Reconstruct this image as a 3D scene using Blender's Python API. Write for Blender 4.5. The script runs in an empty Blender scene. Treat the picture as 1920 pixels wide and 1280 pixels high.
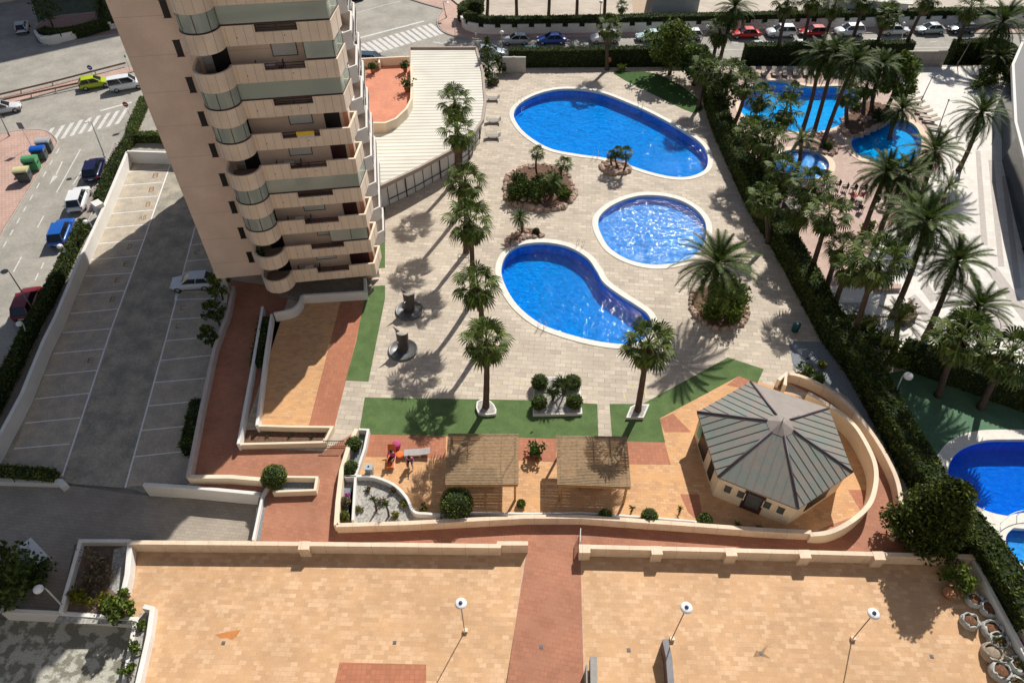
import bpy, bmesh, math, random
from mathutils import Vector, Matrix
from mathutils.geometry import tessellate_polygon
R=random.Random(7)
C=bpy.context.scene.collection
F=1331.0; TH=math.radians(46.4); CT=math.cos(TH); ST=math.sin(TH); H=47.0
ZD=1.2                                   # level of the raised pool deck above the street
def P(u,v,z=0.0):                        # a point of the survey: picture position -> place on the level z
    a=(u-960)/F; b=(v-640)/F
    t=(H-z)/(ST+b*CT)
    return (a*t,(CT-b*ST)*t,z)
def D(u,v,dz=0.0): return P(u,v,ZD+dz)
def PY(u,v,y):
    a=(u-960)/F; b=(v-640)/F
    t=y/(CT-b*ST)
    return (a*t,y,H-(ST+b*CT)*t)
def XY(pts,z=ZD): return [P(u,v,z)[:2] for u,v in pts]
# ------------------------------------------------------------ materials
MT={}
def nodes(name):
    m=bpy.data.materials.new(name); m.use_nodes=True; nt=m.node_tree
    return m,nt,nt.nodes,nt.links,nt.nodes['Principled BSDF']
def srgb(c): return tuple(((x/255)/12.92 if x/255<=.04045 else ((x/255+.055)/1.055)**2.4) for x in c)+(1,)
def rampcol(N,L,fac,c1,c2,p1=.35,p2=.65):
    r=N.new('ShaderNodeValToRGB'); L.new(fac,r.inputs[0])
    e=r.color_ramp.elements; e[0].position=p1; e[0].color=c1; e[1].position=p2; e[1].color=c2
    return r.outputs[0]
def mixc(N,L,fac,a,b,mode='MIX'):
    m=N.new('ShaderNodeMix'); m.data_type='RGBA'; m.blend_type=mode
    for s,v in ((m.inputs[0],fac),(m.inputs[6],a),(m.inputs[7],b)):
        if hasattr(v,'is_output') or isinstance(v,bpy.types.NodeSocket): L.new(v,s)
        else: s.default_value=v
    return m.outputs[2]
def noise(N,L,sc,det=3,co=None,rough=.6,dist=0):
    n=N.new('ShaderNodeTexNoise'); n.inputs['Scale'].default_value=sc; n.inputs['Detail'].default_value=det
    n.inputs['Roughness'].default_value=rough; n.inputs['Distortion'].default_value=dist
    if co is not None: L.new(co,n.inputs['Vector'])
    return n.outputs[0]
def pos(N): return N.new('ShaderNodeNewGeometry').outputs['Position']
def mat(name,c,rough=.7,var=.15,sc=1.5,bump=0,bsc=20,metal=0,c2=None,spec=.4,obj=False,edge=.12):
    if name in MT: return MT[name]
    m,nt,N,L,b=nodes(name)
    co=N.new('ShaderNodeTexCoord').outputs['Object'] if obj else pos(N)
    c=tuple(c)+(1,) if len(c)==3 else c
    c2=c2 or tuple(x*(1-var) for x in c[:3]); c2=tuple(c2)[:3]+(1,)
    n1=noise(N,L,sc,5,co)
    col=rampcol(N,L,n1,c2,c,.5-edge,.5+edge)
    n2=noise(N,L,sc*9,3,co)
    k=max(0,1-var*.8)
    col=mixc(N,L,1.0,col,rampcol(N,L,n2,(k,k,k,1),(1,1,1,1),.35,.7),'MULTIPLY')
    L.new(col,b.inputs['Base Color']); b.inputs['Roughness'].default_value=rough; b.inputs['Metallic'].default_value=metal
    b.inputs['Specular IOR Level'].default_value=spec
    if bump:
        bp=N.new('ShaderNodeBump'); bp.inputs['Strength'].default_value=bump; bp.inputs['Distance'].default_value=.03
        L.new(noise(N,L,bsc,4,co),bp.inputs['Height']); L.new(bp.outputs[0],b.inputs['Normal'])
    MT[name]=m; return m
def tiles(name,c1,c2,mort,w,h,ms=.012,rot=0,bias=0,stain=.2,rough=.75,c3=None,off=.5,ssc=.25,spread=.0,obj=False,axes=None):
    if name in MT: return MT[name]
    m,nt,N,L,b=nodes(name)
    co=N.new('ShaderNodeTexCoord').outputs['Object'] if obj else pos(N)
    if axes=='XZ':
        s=N.new('ShaderNodeSeparateXYZ'); L.new(co,s.inputs[0]); cb=N.new('ShaderNodeCombineXYZ'); L.new(s.outputs[0],cb.inputs[0]); L.new(s.outputs[2],cb.inputs[1]); co=cb.outputs[0]
    mp=N.new('ShaderNodeMapping'); L.new(co,mp.inputs[0]); mp.inputs['Rotation'].default_value=(0,0,rot)
    br=N.new('ShaderNodeTexBrick'); L.new(mp.outputs[0],br.inputs['Vector'])
    br.inputs['Scale'].default_value=1; br.inputs['Brick Width'].default_value=w; br.inputs['Row Height'].default_value=h
    br.inputs['Mortar Size'].default_value=ms; br.inputs['Mortar Smooth'].default_value=.3; br.inputs['Bias'].default_value=bias
    br.offset=off
    f=lambda c: tuple(c)[:3]+(1,)
    br.inputs['Color1'].default_value=f(c1); br.inputs['Color2'].default_value=f(c2); br.inputs['Mortar'].default_value=f(mort)
    col=br.outputs[0]
    if c3:   # broader batches of differently coloured tiles
        n0=noise(N,L,.9,4,co,dist=.3); 
        col=mixc(N,L,rampcol(N,L,n0,(0,0,0,1),(.75,.75,.75,1),.45,.6),col,f(c3))
    n1=noise(N,L,ssc,6,co); k=1-stain
    col=mixc(N,L,1.0,col,rampcol(N,L,n1,(k,k,k,1),(1,1,1,1),.35,.62),'MULTIPLY')
    n2=noise(N,L,14,3,co)
    col=mixc(N,L,1.0,col,rampcol(N,L,n2,(.86,.86,.86,1),(1.04,1.04,1.04,1),.3,.7),'MULTIPLY')
    L.new(col,b.inputs['Base Color']); b.inputs['Roughness'].default_value=rough; b.inputs['Specular IOR Level'].default_value=.3 if rough<.9 else 0
    bp=N.new('ShaderNodeBump'); bp.inputs['Strength'].default_value=.25; bp.inputs['Distance'].default_value=.01
    L.new(br.outputs['Fac'],bp.inputs['Height']); bp.invert=True; L.new(bp.outputs[0],b.inputs['Normal'])
    MT[name]=m; return m
def leafmat(name,c1,c2,rough=.6,spec=.15,tr=.25):
    if name in MT: return MT[name]
    m,nt,N,L,b=nodes(name)
    g=N.new('ShaderNodeNewGeometry')
    col=rampcol(N,L,g.outputs['Random Per Island'],tuple(c1)+(1,),tuple(c2)+(1,),.0,1.0)
    n=noise(N,L,.9,3,g.outputs['Position'])
    col=mixc(N,L,1.0,col,rampcol(N,L,n,(.55,.6,.5,1),(1.2,1.15,1.1,1),.35,.65),'MULTIPLY')
    L.new(col,b.inputs['Base Color']); b.inputs['Roughness'].default_value=rough; b.inputs['Specular IOR Level'].default_value=spec
    t=N.new('ShaderNodeBsdfTranslucent'); L.new(col,t.inputs[0]); mx=N.new('ShaderNodeMixShader'); mx.inputs[0].default_value=tr
    L.new(b.outputs[0],mx.inputs[1]); L.new(t.outputs[0],mx.inputs[2]); L.new(mx.outputs[0],N['Material Output'].inputs[0])
    MT[name]=m; return m
def glassmat(name,tint,rough=.05,fac=.35,op=.25,dark=(.02,.03,.03)):
    if name in MT: return MT[name]
    m,nt,N,L,b=nodes(name)
    b.inputs['Base Color'].default_value=tuple(dark)+(1,); b.inputs['Roughness'].default_value=rough; b.inputs['Specular IOR Level'].default_value=.8
    t=N.new('ShaderNodeBsdfTransparent'); t.inputs[0].default_value=tuple(tint)+(1,)
    mx=N.new('ShaderNodeMixShader'); mx.inputs[0].default_value=op
    L.new(t.outputs[0],mx.inputs[1]); L.new(b.outputs[0],mx.inputs[2]); L.new(mx.outputs[0],N['Material Output'].inputs[0])
    MT[name]=m; return m
def watermat(name,tint,bump=.5,sc=2.2,rough=.04,dist=.12,fk=.5):
    if name in MT: return MT[name]
    m,nt,N,L,b=nodes(name); N.remove(b)
    co=pos(N)
    mp=N.new('ShaderNodeMapping'); L.new(co,mp.inputs[0]); mp.inputs['Scale'].default_value=(.8,1.25,1)
    n1=noise(N,L,sc,2,mp.outputs[0],rough=.5,dist=.8)
    n2=noise(N,L,sc*4.3,3,mp.outputs[0],rough=.6,dist=.8)
    ad=N.new('ShaderNodeMath'); ad.operation='MULTIPLY_ADD'; L.new(n2,ad.inputs[0]); ad.inputs[1].default_value=.16; L.new(n1,ad.inputs[2])
    bp=N.new('ShaderNodeBump'); bp.inputs['Strength'].default_value=bump; bp.inputs['Distance'].default_value=dist; L.new(ad.outputs[0],bp.inputs['Height'])
    t=N.new('ShaderNodeBsdfTransparent'); t.inputs[0].default_value=tuple(tint)+(1,)
    g=N.new('ShaderNodeBsdfGlossy'); g.inputs['Roughness'].default_value=rough; L.new(bp.outputs[0],g.inputs['Normal'])
    fr=N.new('ShaderNodeFresnel'); fr.inputs[0].default_value=1.33; L.new(bp.outputs[0],fr.inputs['Normal'])
    mx=N.new('ShaderNodeMixShader'); fm=N.new('ShaderNodeMath'); fm.operation='MULTIPLY'; fm.inputs[1].default_value=fk; L.new(fr.outputs[0],fm.inputs[0]); L.new(fm.outputs[0],mx.inputs[0]); L.new(t.outputs[0],mx.inputs[1]); L.new(g.outputs[0],mx.inputs[2])
    L.new(mx.outputs[0],N['Material Output'].inputs[0])
    MT[name]=m; return m
# ------------------------------------------------------------ mesh building
class MB:
    def __init__(s): s.v=[]; s.f=[]; s.m=[]; s.sm=[]
    def add(s,vs,fs,mi=0,smooth=False):
        o=len(s.v); s.v.extend(tuple(x) for x in vs)
        for f in fs: s.f.append(tuple(i+o for i in f)); s.m.append(mi); s.sm.append(smooth)
        return s
    def box(s,c,size,rz=0,mi=0,M=None):
        x,y,z=[k/2 for k in size]; cs,sn=math.cos(rz),math.sin(rz); vs=[]
        for dz in (-z,z):
            for dx,dy in ((-x,-y),(x,-y),(x,y),(-x,y)):
                vs.append((c[0]+dx*cs-dy*sn,c[1]+dx*sn+dy*cs,c[2]+dz))
        if M: vs=[M@Vector(v) for v in vs]
        return s.add(vs,[(3,2,1,0),(4,5,6,7),(0,1,5,4),(1,2,6,5),(2,3,7,6),(3,0,4,7)],mi)
    def beam(s,a,b,w,h=None,mi=0):
        a=Vector(a);b=Vector(b);h=h or w; d=(b-a)
        if d.length<1e-6: return s
        d.normalize(); up=Vector((0,0,1)) if abs(d.z)<.95 else Vector((0,1,0))
        x=d.cross(up).normalized()*w/2; y=x.cross(d).normalized()*h/2
        vs=[a-x-y,a+x-y,a+x+y,a-x+y,b-x-y,b+x-y,b+x+y,b-x+y]
        return s.add(vs,[(3,2,1,0),(4,5,6,7),(0,1,5,4),(1,2,6,5),(2,3,7,6),(3,0,4,7)],mi)
    def tube(s,pts,rad,n=8,mi=0,caps=True,closed=False):
        pts=[Vector(p) for p in pts]; k=len(pts)
        if not isinstance(rad,(list,tuple)): rad=[rad]*k
        vs=[];fs=[]
        for i,p in enumerate(pts):
            a=pts[(i-1)%k] if (closed or i>0) else p; b=pts[(i+1)%k] if (closed or i<k-1) else p
            d=(b-a).normalized(); up=Vector((0,0,1)) if abs(d.z)<.9 else Vector((0,1,0))
            x=d.cross(up).normalized(); y=x.cross(d).normalized()
            for j in range(n):
                t=2*math.pi*j/n; vs.append(p+(x*math.cos(t)+y*math.sin(t))*rad[i])
        for i in range(k if closed else k-1):
            q=(i+1)%k
            for j in range(n): fs.append((i*n+j,i*n+(j+1)%n,q*n+(j+1)%n,q*n+j))
        if caps and not closed: fs.append(tuple(range(n))[::-1]); fs.append(tuple((k-1)*n+j for j in range(n)))
        return s.add(vs,fs,mi,True)
    def lathe(s,prof,c=(0,0,0),n=16,mi=0,smooth=True,M=None):
        vs=[];fs=[]
        for r,z in prof:
            for j in range(n):
                t=2*math.pi*j/n; vs.append((c[0]+r*math.cos(t),c[1]+r*math.sin(t),c[2]+z))
        for i in range(len(prof)-1):
            for j in range(n): fs.append((i*n+j,i*n+(j+1)%n,(i+1)*n+(j+1)%n,(i+1)*n+j))
        fs.append(tuple(range(n))[::-1]); fs.append(tuple((len(prof)-1)*n+j for j in range(n)))
        if M: vs=[M@Vector(v) for v in vs]
        return s.add(vs,fs,mi,smooth)
    def poly(s,xy,z,holes=(),mi=0,flip=False):
        loops=[[Vector((x,y,0)) for x,y in xy]]+[[Vector((x,y,0)) for x,y in h] for h in holes]
        tri=tessellate_polygon(loops); flat=[p for l in loops for p in l]; fs=[]
        for a,b,c in tri:
            pa,pb,pc=flat[a],flat[b],flat[c]
            ar=(pb-pa).cross(pc-pa).z
            if (ar<0)!=flip: a,b,c=c,b,a
            fs.append((a,b,c))
        return s.add([(p.x,p.y,z) for p in flat],fs,mi)
    def slab(s,xy,z0,z1,holes=(),mi=0,mside=None,bottom=False):
        s.poly(xy,z1,holes,mi)
        if bottom: s.poly(xy,z0,holes,mi,True)
        ms=mi if mside is None else mside
        def side(l,rev):
            n=len(l); ar=sum(l[i][0]*l[(i+1)%n][1]-l[(i+1)%n][0]*l[i][1] for i in range(n))
            l=l if (ar>0)!=rev else l[::-1]
            vs=[(x,y,z0) for x,y in l]+[(x,y,z1) for x,y in l]
            s.add(vs,[(i,(i+1)%n,(i+1)%n+n,i+n) for i in range(n)],ms)
        side(list(xy),False)
        for h in holes: side(list(h),True)
        return s
    def wall(s,xy,z0,z1,t,mi=0,closed=False):
        l,r=offs(xy,t/2,closed),offs(xy,-t/2,closed); n=len(xy)
        zz0=z0 if isinstance(z0,(list,tuple)) else [z0]*n; zz1=z1 if isinstance(z1,(list,tuple)) else [z1]*n
        vs=[]
        for i in range(n): vs+=[(*l[i],zz0[i]),(*l[i],zz1[i]),(*r[i],zz1[i]),(*r[i],zz0[i])]
        fs=[]
        for i in range(n if closed else n-1):
            a=i*4;b=((i+1)%n)*4
            fs+=[(a,a+1,b+1,b),(a+1,a+2,b+2,b+1),(a+2,a+3,b+3,b+2),(a+3,a,b,b+3)]
        if not closed: fs+=[(0,3,2,1),((n-1)*4,(n-1)*4+1,(n-1)*4+2,(n-1)*4+3)]
        return s.add(vs,fs,mi)
    def leaves(s,pts,size,mi=0,up=.0,asp=1.6):
        for p in pts:
            p=Vector(p); n=Vector((R.gauss(0,1),R.gauss(0,1),R.gauss(0,1)+up))
            if n.length<1e-3: continue
            n.normalize(); a=n.orthogonal().normalized(); a=Matrix.Rotation(R.random()*6.28,3,n)@a; b=n.cross(a)
            k=size*R.uniform(.6,1.3); a=a*k*asp*.5; b=b*k*.5
            s.add([p-a,p-b*.9+a*.1,p+a,p+b*.9+a*.1],[(0,1,2,3)],mi)
        return s
    def build(s,name,mats,parent=None,loc=None,rz=0):
        me=bpy.data.meshes.new(name); me.from_pydata(s.v,[],s.f)
        mats=mats if isinstance(mats,(list,tuple)) else [mats]
        for m in mats: me.materials.append(m)
        me.polygons.foreach_set('material_index',s.m); me.polygons.foreach_set('use_smooth',s.sm); me.update()
        o=bpy.data.objects.new(name,me); C.objects.link(o)
        if parent is not None: o.parent=parent
        if loc is not None: o.location=loc; o.rotation_euler=(0,0,rz)
        return o
def fixn(o):
    bm=bmesh.new(); bm.from_mesh(o.data); bmesh.ops.recalc_face_normals(bm,faces=bm.faces); bm.to_mesh(o.data); bm.free(); return o
def bev(o,w=.02,seg=1):
    m=o.modifiers.new('bevel','BEVEL'); m.width=w; m.segments=seg; m.limit_method='ANGLE'; return o
def offs(xy,d,closed=False):
    n=len(xy); out=[]
    for i in range(n):
        p=Vector(xy[i]); a=Vector(xy[i-1]) if (closed or i>0) else None; b=Vector(xy[(i+1)%n]) if (closed or i<n-1) else None
        d1=(p-a).normalized() if a is not None else None; d2=(b-p).normalized() if b is not None else None
        if d1 is None: d1=d2
        if d2 is None: d2=d1
        n1=Vector((-d1.y,d1.x)); n2=Vector((-d2.y,d2.x)); m=(n1+n2)
        m=m.normalized() if m.length>1e-4 else n1
        k=max(.4,m.dot(n1)); q=p+m*(d/k); out.append((q.x,q.y))
    return out
def smooth(pts,k=6,closed=True):
    n=len(pts); out=[]
    rng=range(n) if closed else range(n-1)
    for i in rng:
        g=lambda j: Vector(pts[j%n] if closed else pts[min(max(j,0),n-1)])
        p0,p1,p2,p3=g(i-1),g(i),g(i+1),g(i+2)
        for q in range(k):
            t=q/k; r=.5*((2*p1)+(-p0+p2)*t+(2*p0-5*p1+4*p2-p3)*t*t+(-p0+3*p1-3*p2+p3)*t**3); out.append((r.x,r.y))
    if not closed: out.append(tuple(pts[-1]))
    return out
def ccw(xy):
    n=len(xy); a=sum(xy[i][0]*xy[(i+1)%n][1]-xy[(i+1)%n][0]*xy[i][1] for i in range(n)); return list(xy) if a>0 else list(xy)[::-1]
def tag(o,label=None,cat=None,group=None,kind=None):
    if label: o['label']=label
    if cat: o['category']=cat
    if group: o['group']=group
    if kind: o['kind']=kind
    return o
def empty(name,loc,rz=0,label=None,cat=None,group=None):
    o=bpy.data.objects.new(name,None); C.objects.link(o); o.location=loc; o.rotation_euler=(0,0,rz); o.empty_display_size=.3
    return tag(o,label,cat,group)
def struct(name,b,m): 
    o=b.build(name,m); o['kind']='structure'; return o
def copy_tree(o,parent=None):
    c=o.copy(); C.objects.link(c)
    if parent is not None: c.parent=parent
    for ch in [x for x in o.children]: copy_tree(ch,c)
    return c
ORD=['first','second','third','fourth','fifth','sixth','seventh','eighth','ninth','tenth','eleventh','twelfth','thirteenth','fourteenth','fifteenth','sixteenth','seventeenth']
def clampz(): pass
# ------------------------------------------------------------ camera, light, sky
cam=bpy.data.cameras.new('camera'); co=bpy.data.objects.new('camera',cam); C.objects.link(co)
co.location=(0,0,H); co.rotation_euler=(math.pi/2-TH,0,0)
cam.sensor_width=36; cam.lens=F/1920*36; cam.clip_end=3000; cam.clip_start=.1
bpy.context.scene.camera=co
SD=Vector((.445,.895,0)).normalized(); EL=math.radians(43)
sl=bpy.data.lights.new('sun','SUN'); sl.energy=5; sl.angle=math.radians(.53); sl.color=(1,.95,.87)
so=bpy.data.objects.new('sun',sl); C.objects.link(so); so.location=(30,60,80)
dv=Vector((SD.x*math.cos(EL),SD.y*math.cos(EL),math.sin(EL)))
so.rotation_euler=dv.to_track_quat('Z','Y').to_euler()
w=bpy.data.worlds.new('World'); bpy.context.scene.world=w; w.use_nodes=True
nt=w.node_tree; bg=nt.nodes['Background']; sk=nt.nodes.new('ShaderNodeTexSky'); sk.sky_type='NISHITA'; sk.sun_disc=False
sk.sun_elevation=EL; sk.sun_rotation=math.atan2(SD.x,SD.y); sk.air_density=1; sk.dust_density=1.2
nt.links.new(sk.outputs[0],bg.inputs[0]); bg.inputs[1].default_value=.068
vs=bpy.context.scene.view_settings; vs.view_transform='Standard'; vs.look='None'; vs.exposure=.18; vs.gamma=1
# ------------------------------------------------------------ palette
asph=mat('asphalt',(.40,.375,.325),.9,.22,.35,.3,60)
ground_m=mat('dusty_ground',(.24,.22,.19),.95,.25,.2)
paint=mat('road_paint',(.72,.71,.68),.7,.22,3)
kerb_m=mat('kerb_stone',(.45,.42,.38),.8,.15,2)
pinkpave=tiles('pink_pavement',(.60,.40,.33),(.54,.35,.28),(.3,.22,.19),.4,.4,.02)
white_w=mat('white_render',(.74,.72,.68),.8,.08,.6,.05,30)
cream_w=mat('cream_render',(.80,.67,.50),.8,.08,.8,.05,30)
stone=tiles('stone_deck',(.62,.535,.43),(.42,.36,.29),(.31,.265,.21),.95,.48,.022,.09,bias=-.1,stain=.13,c3=(.51,.43,.34))
brickO=tiles('orange_paving',(.68,.42,.22),(.54,.30,.15),(.46,.245,.115),.46,.23,.012,.06,bias=.0,stain=.12,c3=(.67,.365,.16))
brickT=tiles('terrace_tiles',(.74,.50,.31),(.56,.345,.19),(.50,.30,.16),.46,.29,.008,.03,bias=.15,stain=.17,c3=(.61,.375,.20))
brickR=tiles('red_paving',(.47,.19,.105),(.40,.155,.085),(.3,.13,.08),.3,.3,.012,.0,stain=.12,off=0)
brickW=tiles('brown_walk_paving',(.45,.2,.12),(.38,.165,.1),(.28,.12,.075),.45,.3,.012,.2,stain=.22,c3=(.42,.195,.12))
turf_m=mat('artificial_turf',(.115,.185,.06),.95,.3,.9,.5,60,c2=(.085,.145,.045))
lawn_m=mat('lawn_grass',(.05,.12,.02),.95,.3,2.5,.4,60)
salmon=mat('salmon_tiles',(.66,.27,.16),.8,.2,.5,c2=(.56,.22,.13))
gravel_w=mat('white_gravel',(.62,.59,.54),.95,.5,7,.8,40)
gravel_g=mat('grey_gravel',(.30,.33,.36),.95,.4,9,.8,50)
soil=mat('brown_soil',(.2,.11,.07),.95,.4,4,.5,30)
pinkstone=tiles('pink_stone',(.56,.40,.33),(.47,.33,.27),(.42,.3,.25),.4,.4,.015,.3,stain=.12)
whitestone=tiles('white_plaza_stone',(.80,.76,.70),(.72,.68,.62),(.6,.56,.5),.6,.6,.012,0,stain=.08)
greystripe=mat('grey_band_stone',(.52,.47,.43),.8,.12,3)
court_g=mat('green_court_floor',(.10,.2,.115),.9,.2,.6)
plaza_m=tiles('plaza_stone',(.55,.47,.38),(.47,.4,.33),(.4,.34,.28),1.2,.6,.015,.1,stain=.15)
conc=mat('bay_concrete',(.56,.48,.37),.9,.35,.8,.1,30,c2=(.42,.375,.31))
lane_m=mat('lane_asphalt',(.50,.44,.34),.9,.4,.6,.1,30,c2=(.30,.285,.235))
drive=tiles('driveway_paving',(.38,.33,.265),(.33,.285,.235),(.2,.18,.15),.5,.25,.01,.1,stain=.25)
# ------------------------------------------------------------ ground and streets
g=MB(); g.poly(XY([(-700,1400),(-700,-300),(2400,-300),(2400,140),(2060,112),(905,118),(680,300),(430,500),(240,290),(-60,900),(-60,1400)],0),0); struct('street',g,asph)
mk=MB()
def strip(pts,w,z=.004,b=mk,zz=0): b.wall(XY(pts,zz),zz+z-.003,zz+z+.001,w)
def quad(pts,b=mk,z=.005,zz=0): b.poly(XY(pts,zz),zz+z)
for i in range(14):                                   # zebra by the junction behind the tower
    t=i/13; u=665+137*t; v=86-40*t; quad([(u,v),(u+6.5,v-1.5),(u+31.5,v+17),(u+24,v+19)])
strip([(655,76.5),(795,40)],.42)
for u,v in [(95,241),(115,236),(132,231),(149,226),(165,222),(182,218),(200,213),(217,209),(234,204)]:
    quad([(u,v),(u+8,v-2),(u-11,v+28),(u-19,v+30)])
strip([(188,208),(247,192)],.4)
strip([(151,280),(106,361)],.13); strip([(82,405),(70,427)],.13); strip([(40,482),(25,510)],.13); strip([(158,313),(137,346)],.15); strip([(158,313),(166,309)],.15)
for i in range(12):
    t=i/11; a=(111-136*t,278+240*t); strip([a,(a[0]-5.5,a[1]+10)],.14)
for a,b in (((82,492),(77,504)),((72,512),(66,525)),((60,540),(52,556)),((152,362),(146,373))): strip([a,b],.13)
strip([(117,303),(105,328)],.16); quad([(100,329),(109,330),(92,347)])       # lane arrow
for i in range(22):                                    # dashed bay line of the far street
    u=915+i*46; v=84-(u-915)*.006; strip([(u,v),(u+13,v-.1)],.12)
strip([(930,97.5),(2000,87)],.12)
strip([(650,30),(720,10),(750,3)],.12); strip([(812,79),(830,82),(845,76)],.2)
m_o=struct('road_markings',mk,paint)
# painted word on the carriageway
def road_text(txt,a,b,c,z,m,name):                     # a baseline start, b baseline end, c top of first letter (picture positions)
    cu=bpy.data.curves.new(name,'FONT'); cu.body=txt; cu.size=1; t=bpy.data.objects.new(name,cu); C.objects.link(t)
    dg=bpy.context.evaluated_depsgraph_get(); me=bpy.data.meshes.new_from_object(t.evaluated_get(dg)); bpy.data.objects.remove(t)
    A,B,T=[Vector(P(*q,z)) for q in (a,b,c)]
    xs=[v.co.x for v in me.vertices]; ys=[v.co.y for v in me.vertices]; x0,x1,y0,y1=min(xs),max(xs),min(ys),max(ys)
    for v in me.vertices:
        q=A+(B-A)*((v.co.x-x0)/(x1-x0))+(T-A)*((v.co.y-y0)/(y1-y0)); v.co=(q.x,q.y,z+.006)
    me.materials.clear(); me.materials.append(m); o=bpy.data.objects.new(name,me); C.objects.link(o); o['kind']='structure'; fixn(o); return o
road_text('STOP',(158,275),(194,272.5),(166,255),0,mat('worn_paint',(.50,.49,.45),.8,.4,4),'stop_marking')
# pavements with kerbs
def pavement(name,px,h=.13,m=pinkpave,z=0,sm=True):
    xy=ccw(XY(px,z)); b=MB(); b.slab(offs(xy,.16,True),z,z+h,mi=0); o=b.build(name,[m]); o['kind']='structure'
    k=MB(); k.wall(xy,z,z+h+.006,.16,0,True); q=k.build('kerb',[kerb_m],o); return o
pavement('pavement',smooth([(-60,262),(0,252),(45,245),(85,246),(106,262),(104,280),(62,346),(10,430),(-60,540)],3))
pavement('pavement',smooth([(-40,196),(100,160),(240,127),(262,130),(240,138),(100,173),(-40,212)],2))
pavement('pavement',smooth([(820,40),(832,18),(868,-10),(2100,-30),(2100,56),(1700,62),(1400,66),(1100,71),(930,74),(872,73),(830,60)],3))
pavement('pavement',[(268,188),(258,200),(232,262),(218,278),(238,284),(275,205)])
pavement('pavement',[(215,268),(198,312),(160,380),(115,470),(60,590),(0,700),(-60,820),(-60,860),(10,735),(232,280)],m=mat('pavement_cement',(.36,.31,.28),.9,.2,2))
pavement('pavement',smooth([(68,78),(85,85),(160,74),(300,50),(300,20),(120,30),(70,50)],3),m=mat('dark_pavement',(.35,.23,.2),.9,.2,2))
# far plaza behind the crenellated wall
b=MB(); b.slab(XY([(868,50),(873,57),(910,60),(1400,50),(2100,36),(2200,-300),(500,-300),(868,20)],0),0,.35); struct('plaza',b,plaza_m)
b=MB(); b.poly(XY([(1182,-40),(1240,-40),(1216,24),(1187,24)],.36),.36); struct('path',b,mat('timber_path',(.5,.37,.25),.8,.2,3))
# parking lot
b=MB(); b.poly(XY([(247,292),(330,300),(448,520),(352,905),(300,930),(236,915),(115,905),(-20,890),(0,840)],0),.004); struct('parking_lot',b,lane_m)
b=MB(); b.poly(XY([(250,292),(325,292),(316,320),(118,893),(0,886),(18,862)],0),.012)
b.poly(XY([(366,425),(400,440),(448,520),(420,620),(352,905),(237,912)],0),.012); struct('parking_bays',b,conc)
lm=MB(); L1=[(305,342),(296,368),(287,394),(278,421),(270,450),(259,480),(246,512),(235,545),(222,579),(209,616),(196,654),(184,694),(167,737),(151,783),(131,832)]
L0=[(232,348),(218,373),(209,401),(197,428),(184,457),(172,487),(160,518),(146,553),(132,588),(118,624),(100,663),(83,704),(65,748),(47,793),(26,841)]
L1=[(314,318)]+L1; L0=[(238,323)]+L0
strip([(324,296),(270,450),(209,616),(117,893)],.13,.022,lm)
for a,c in zip(L0,L1): strip([a,c],.1,.02,lm)
strip([(366,425),(310,640),(235,914)],.13,.022,lm)
for a,c in (((357,460),(384,457)),((351,490),(392,486)),((321,599),(400,594)),((310,639),(392,632)),((300,676),(396,666)),((290,717),(385,709)),((277,761),(370,752)),((265,807),(355,798)),((252,856),(344,846))): strip([a,c],.1,.02,lm)
lm.wall(XY([(331,548),(402,546),(400,560),(328,562)],0),.018,.021,.1,closed=True)
struct('bay_markings',lm,mat('bright_line_paint',(.88,.88,.86),.7,.15,5))
ltr=mat('faded_orange_paint',(.33,.17,.07),.9,.3,5)
for t,u,v,s in (('B',285,334,11),('B',278,360,10),('AB',258,413,15),('C',364,478,9),('C',336,582,10),('C',328,616,9),('B',272,388,9),('D',238,467,8),('E',230,500,9),('E',214,530,10),('E',205,566,10),('E',163,680,11)):
    road_text(t,(u,v),(u+s,v-1),(u+3,v-9),.012,ltr,'bay_letter')
# driveway and lower ramp
b=MB(); b.poly(XY([(-60,895),(118,908),(300,932),(352,905),(495,945),(475,1020),(140,1020),(112,1150),(-60,1150),(-200,1000)],0),.008); struct('driveway',b,drive)
stain_m=mat('stained_ramp_concrete',(.50,.49,.42),.9,.4,1.1,.1,20,c2=(.23,.22,.175),edge=.035)
b=MB(); b.poly(XY([(-60,1160),(262,1162),(240,1400),(-60,1400)],0),.008); struct('ramp',b,stain_m)
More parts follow.
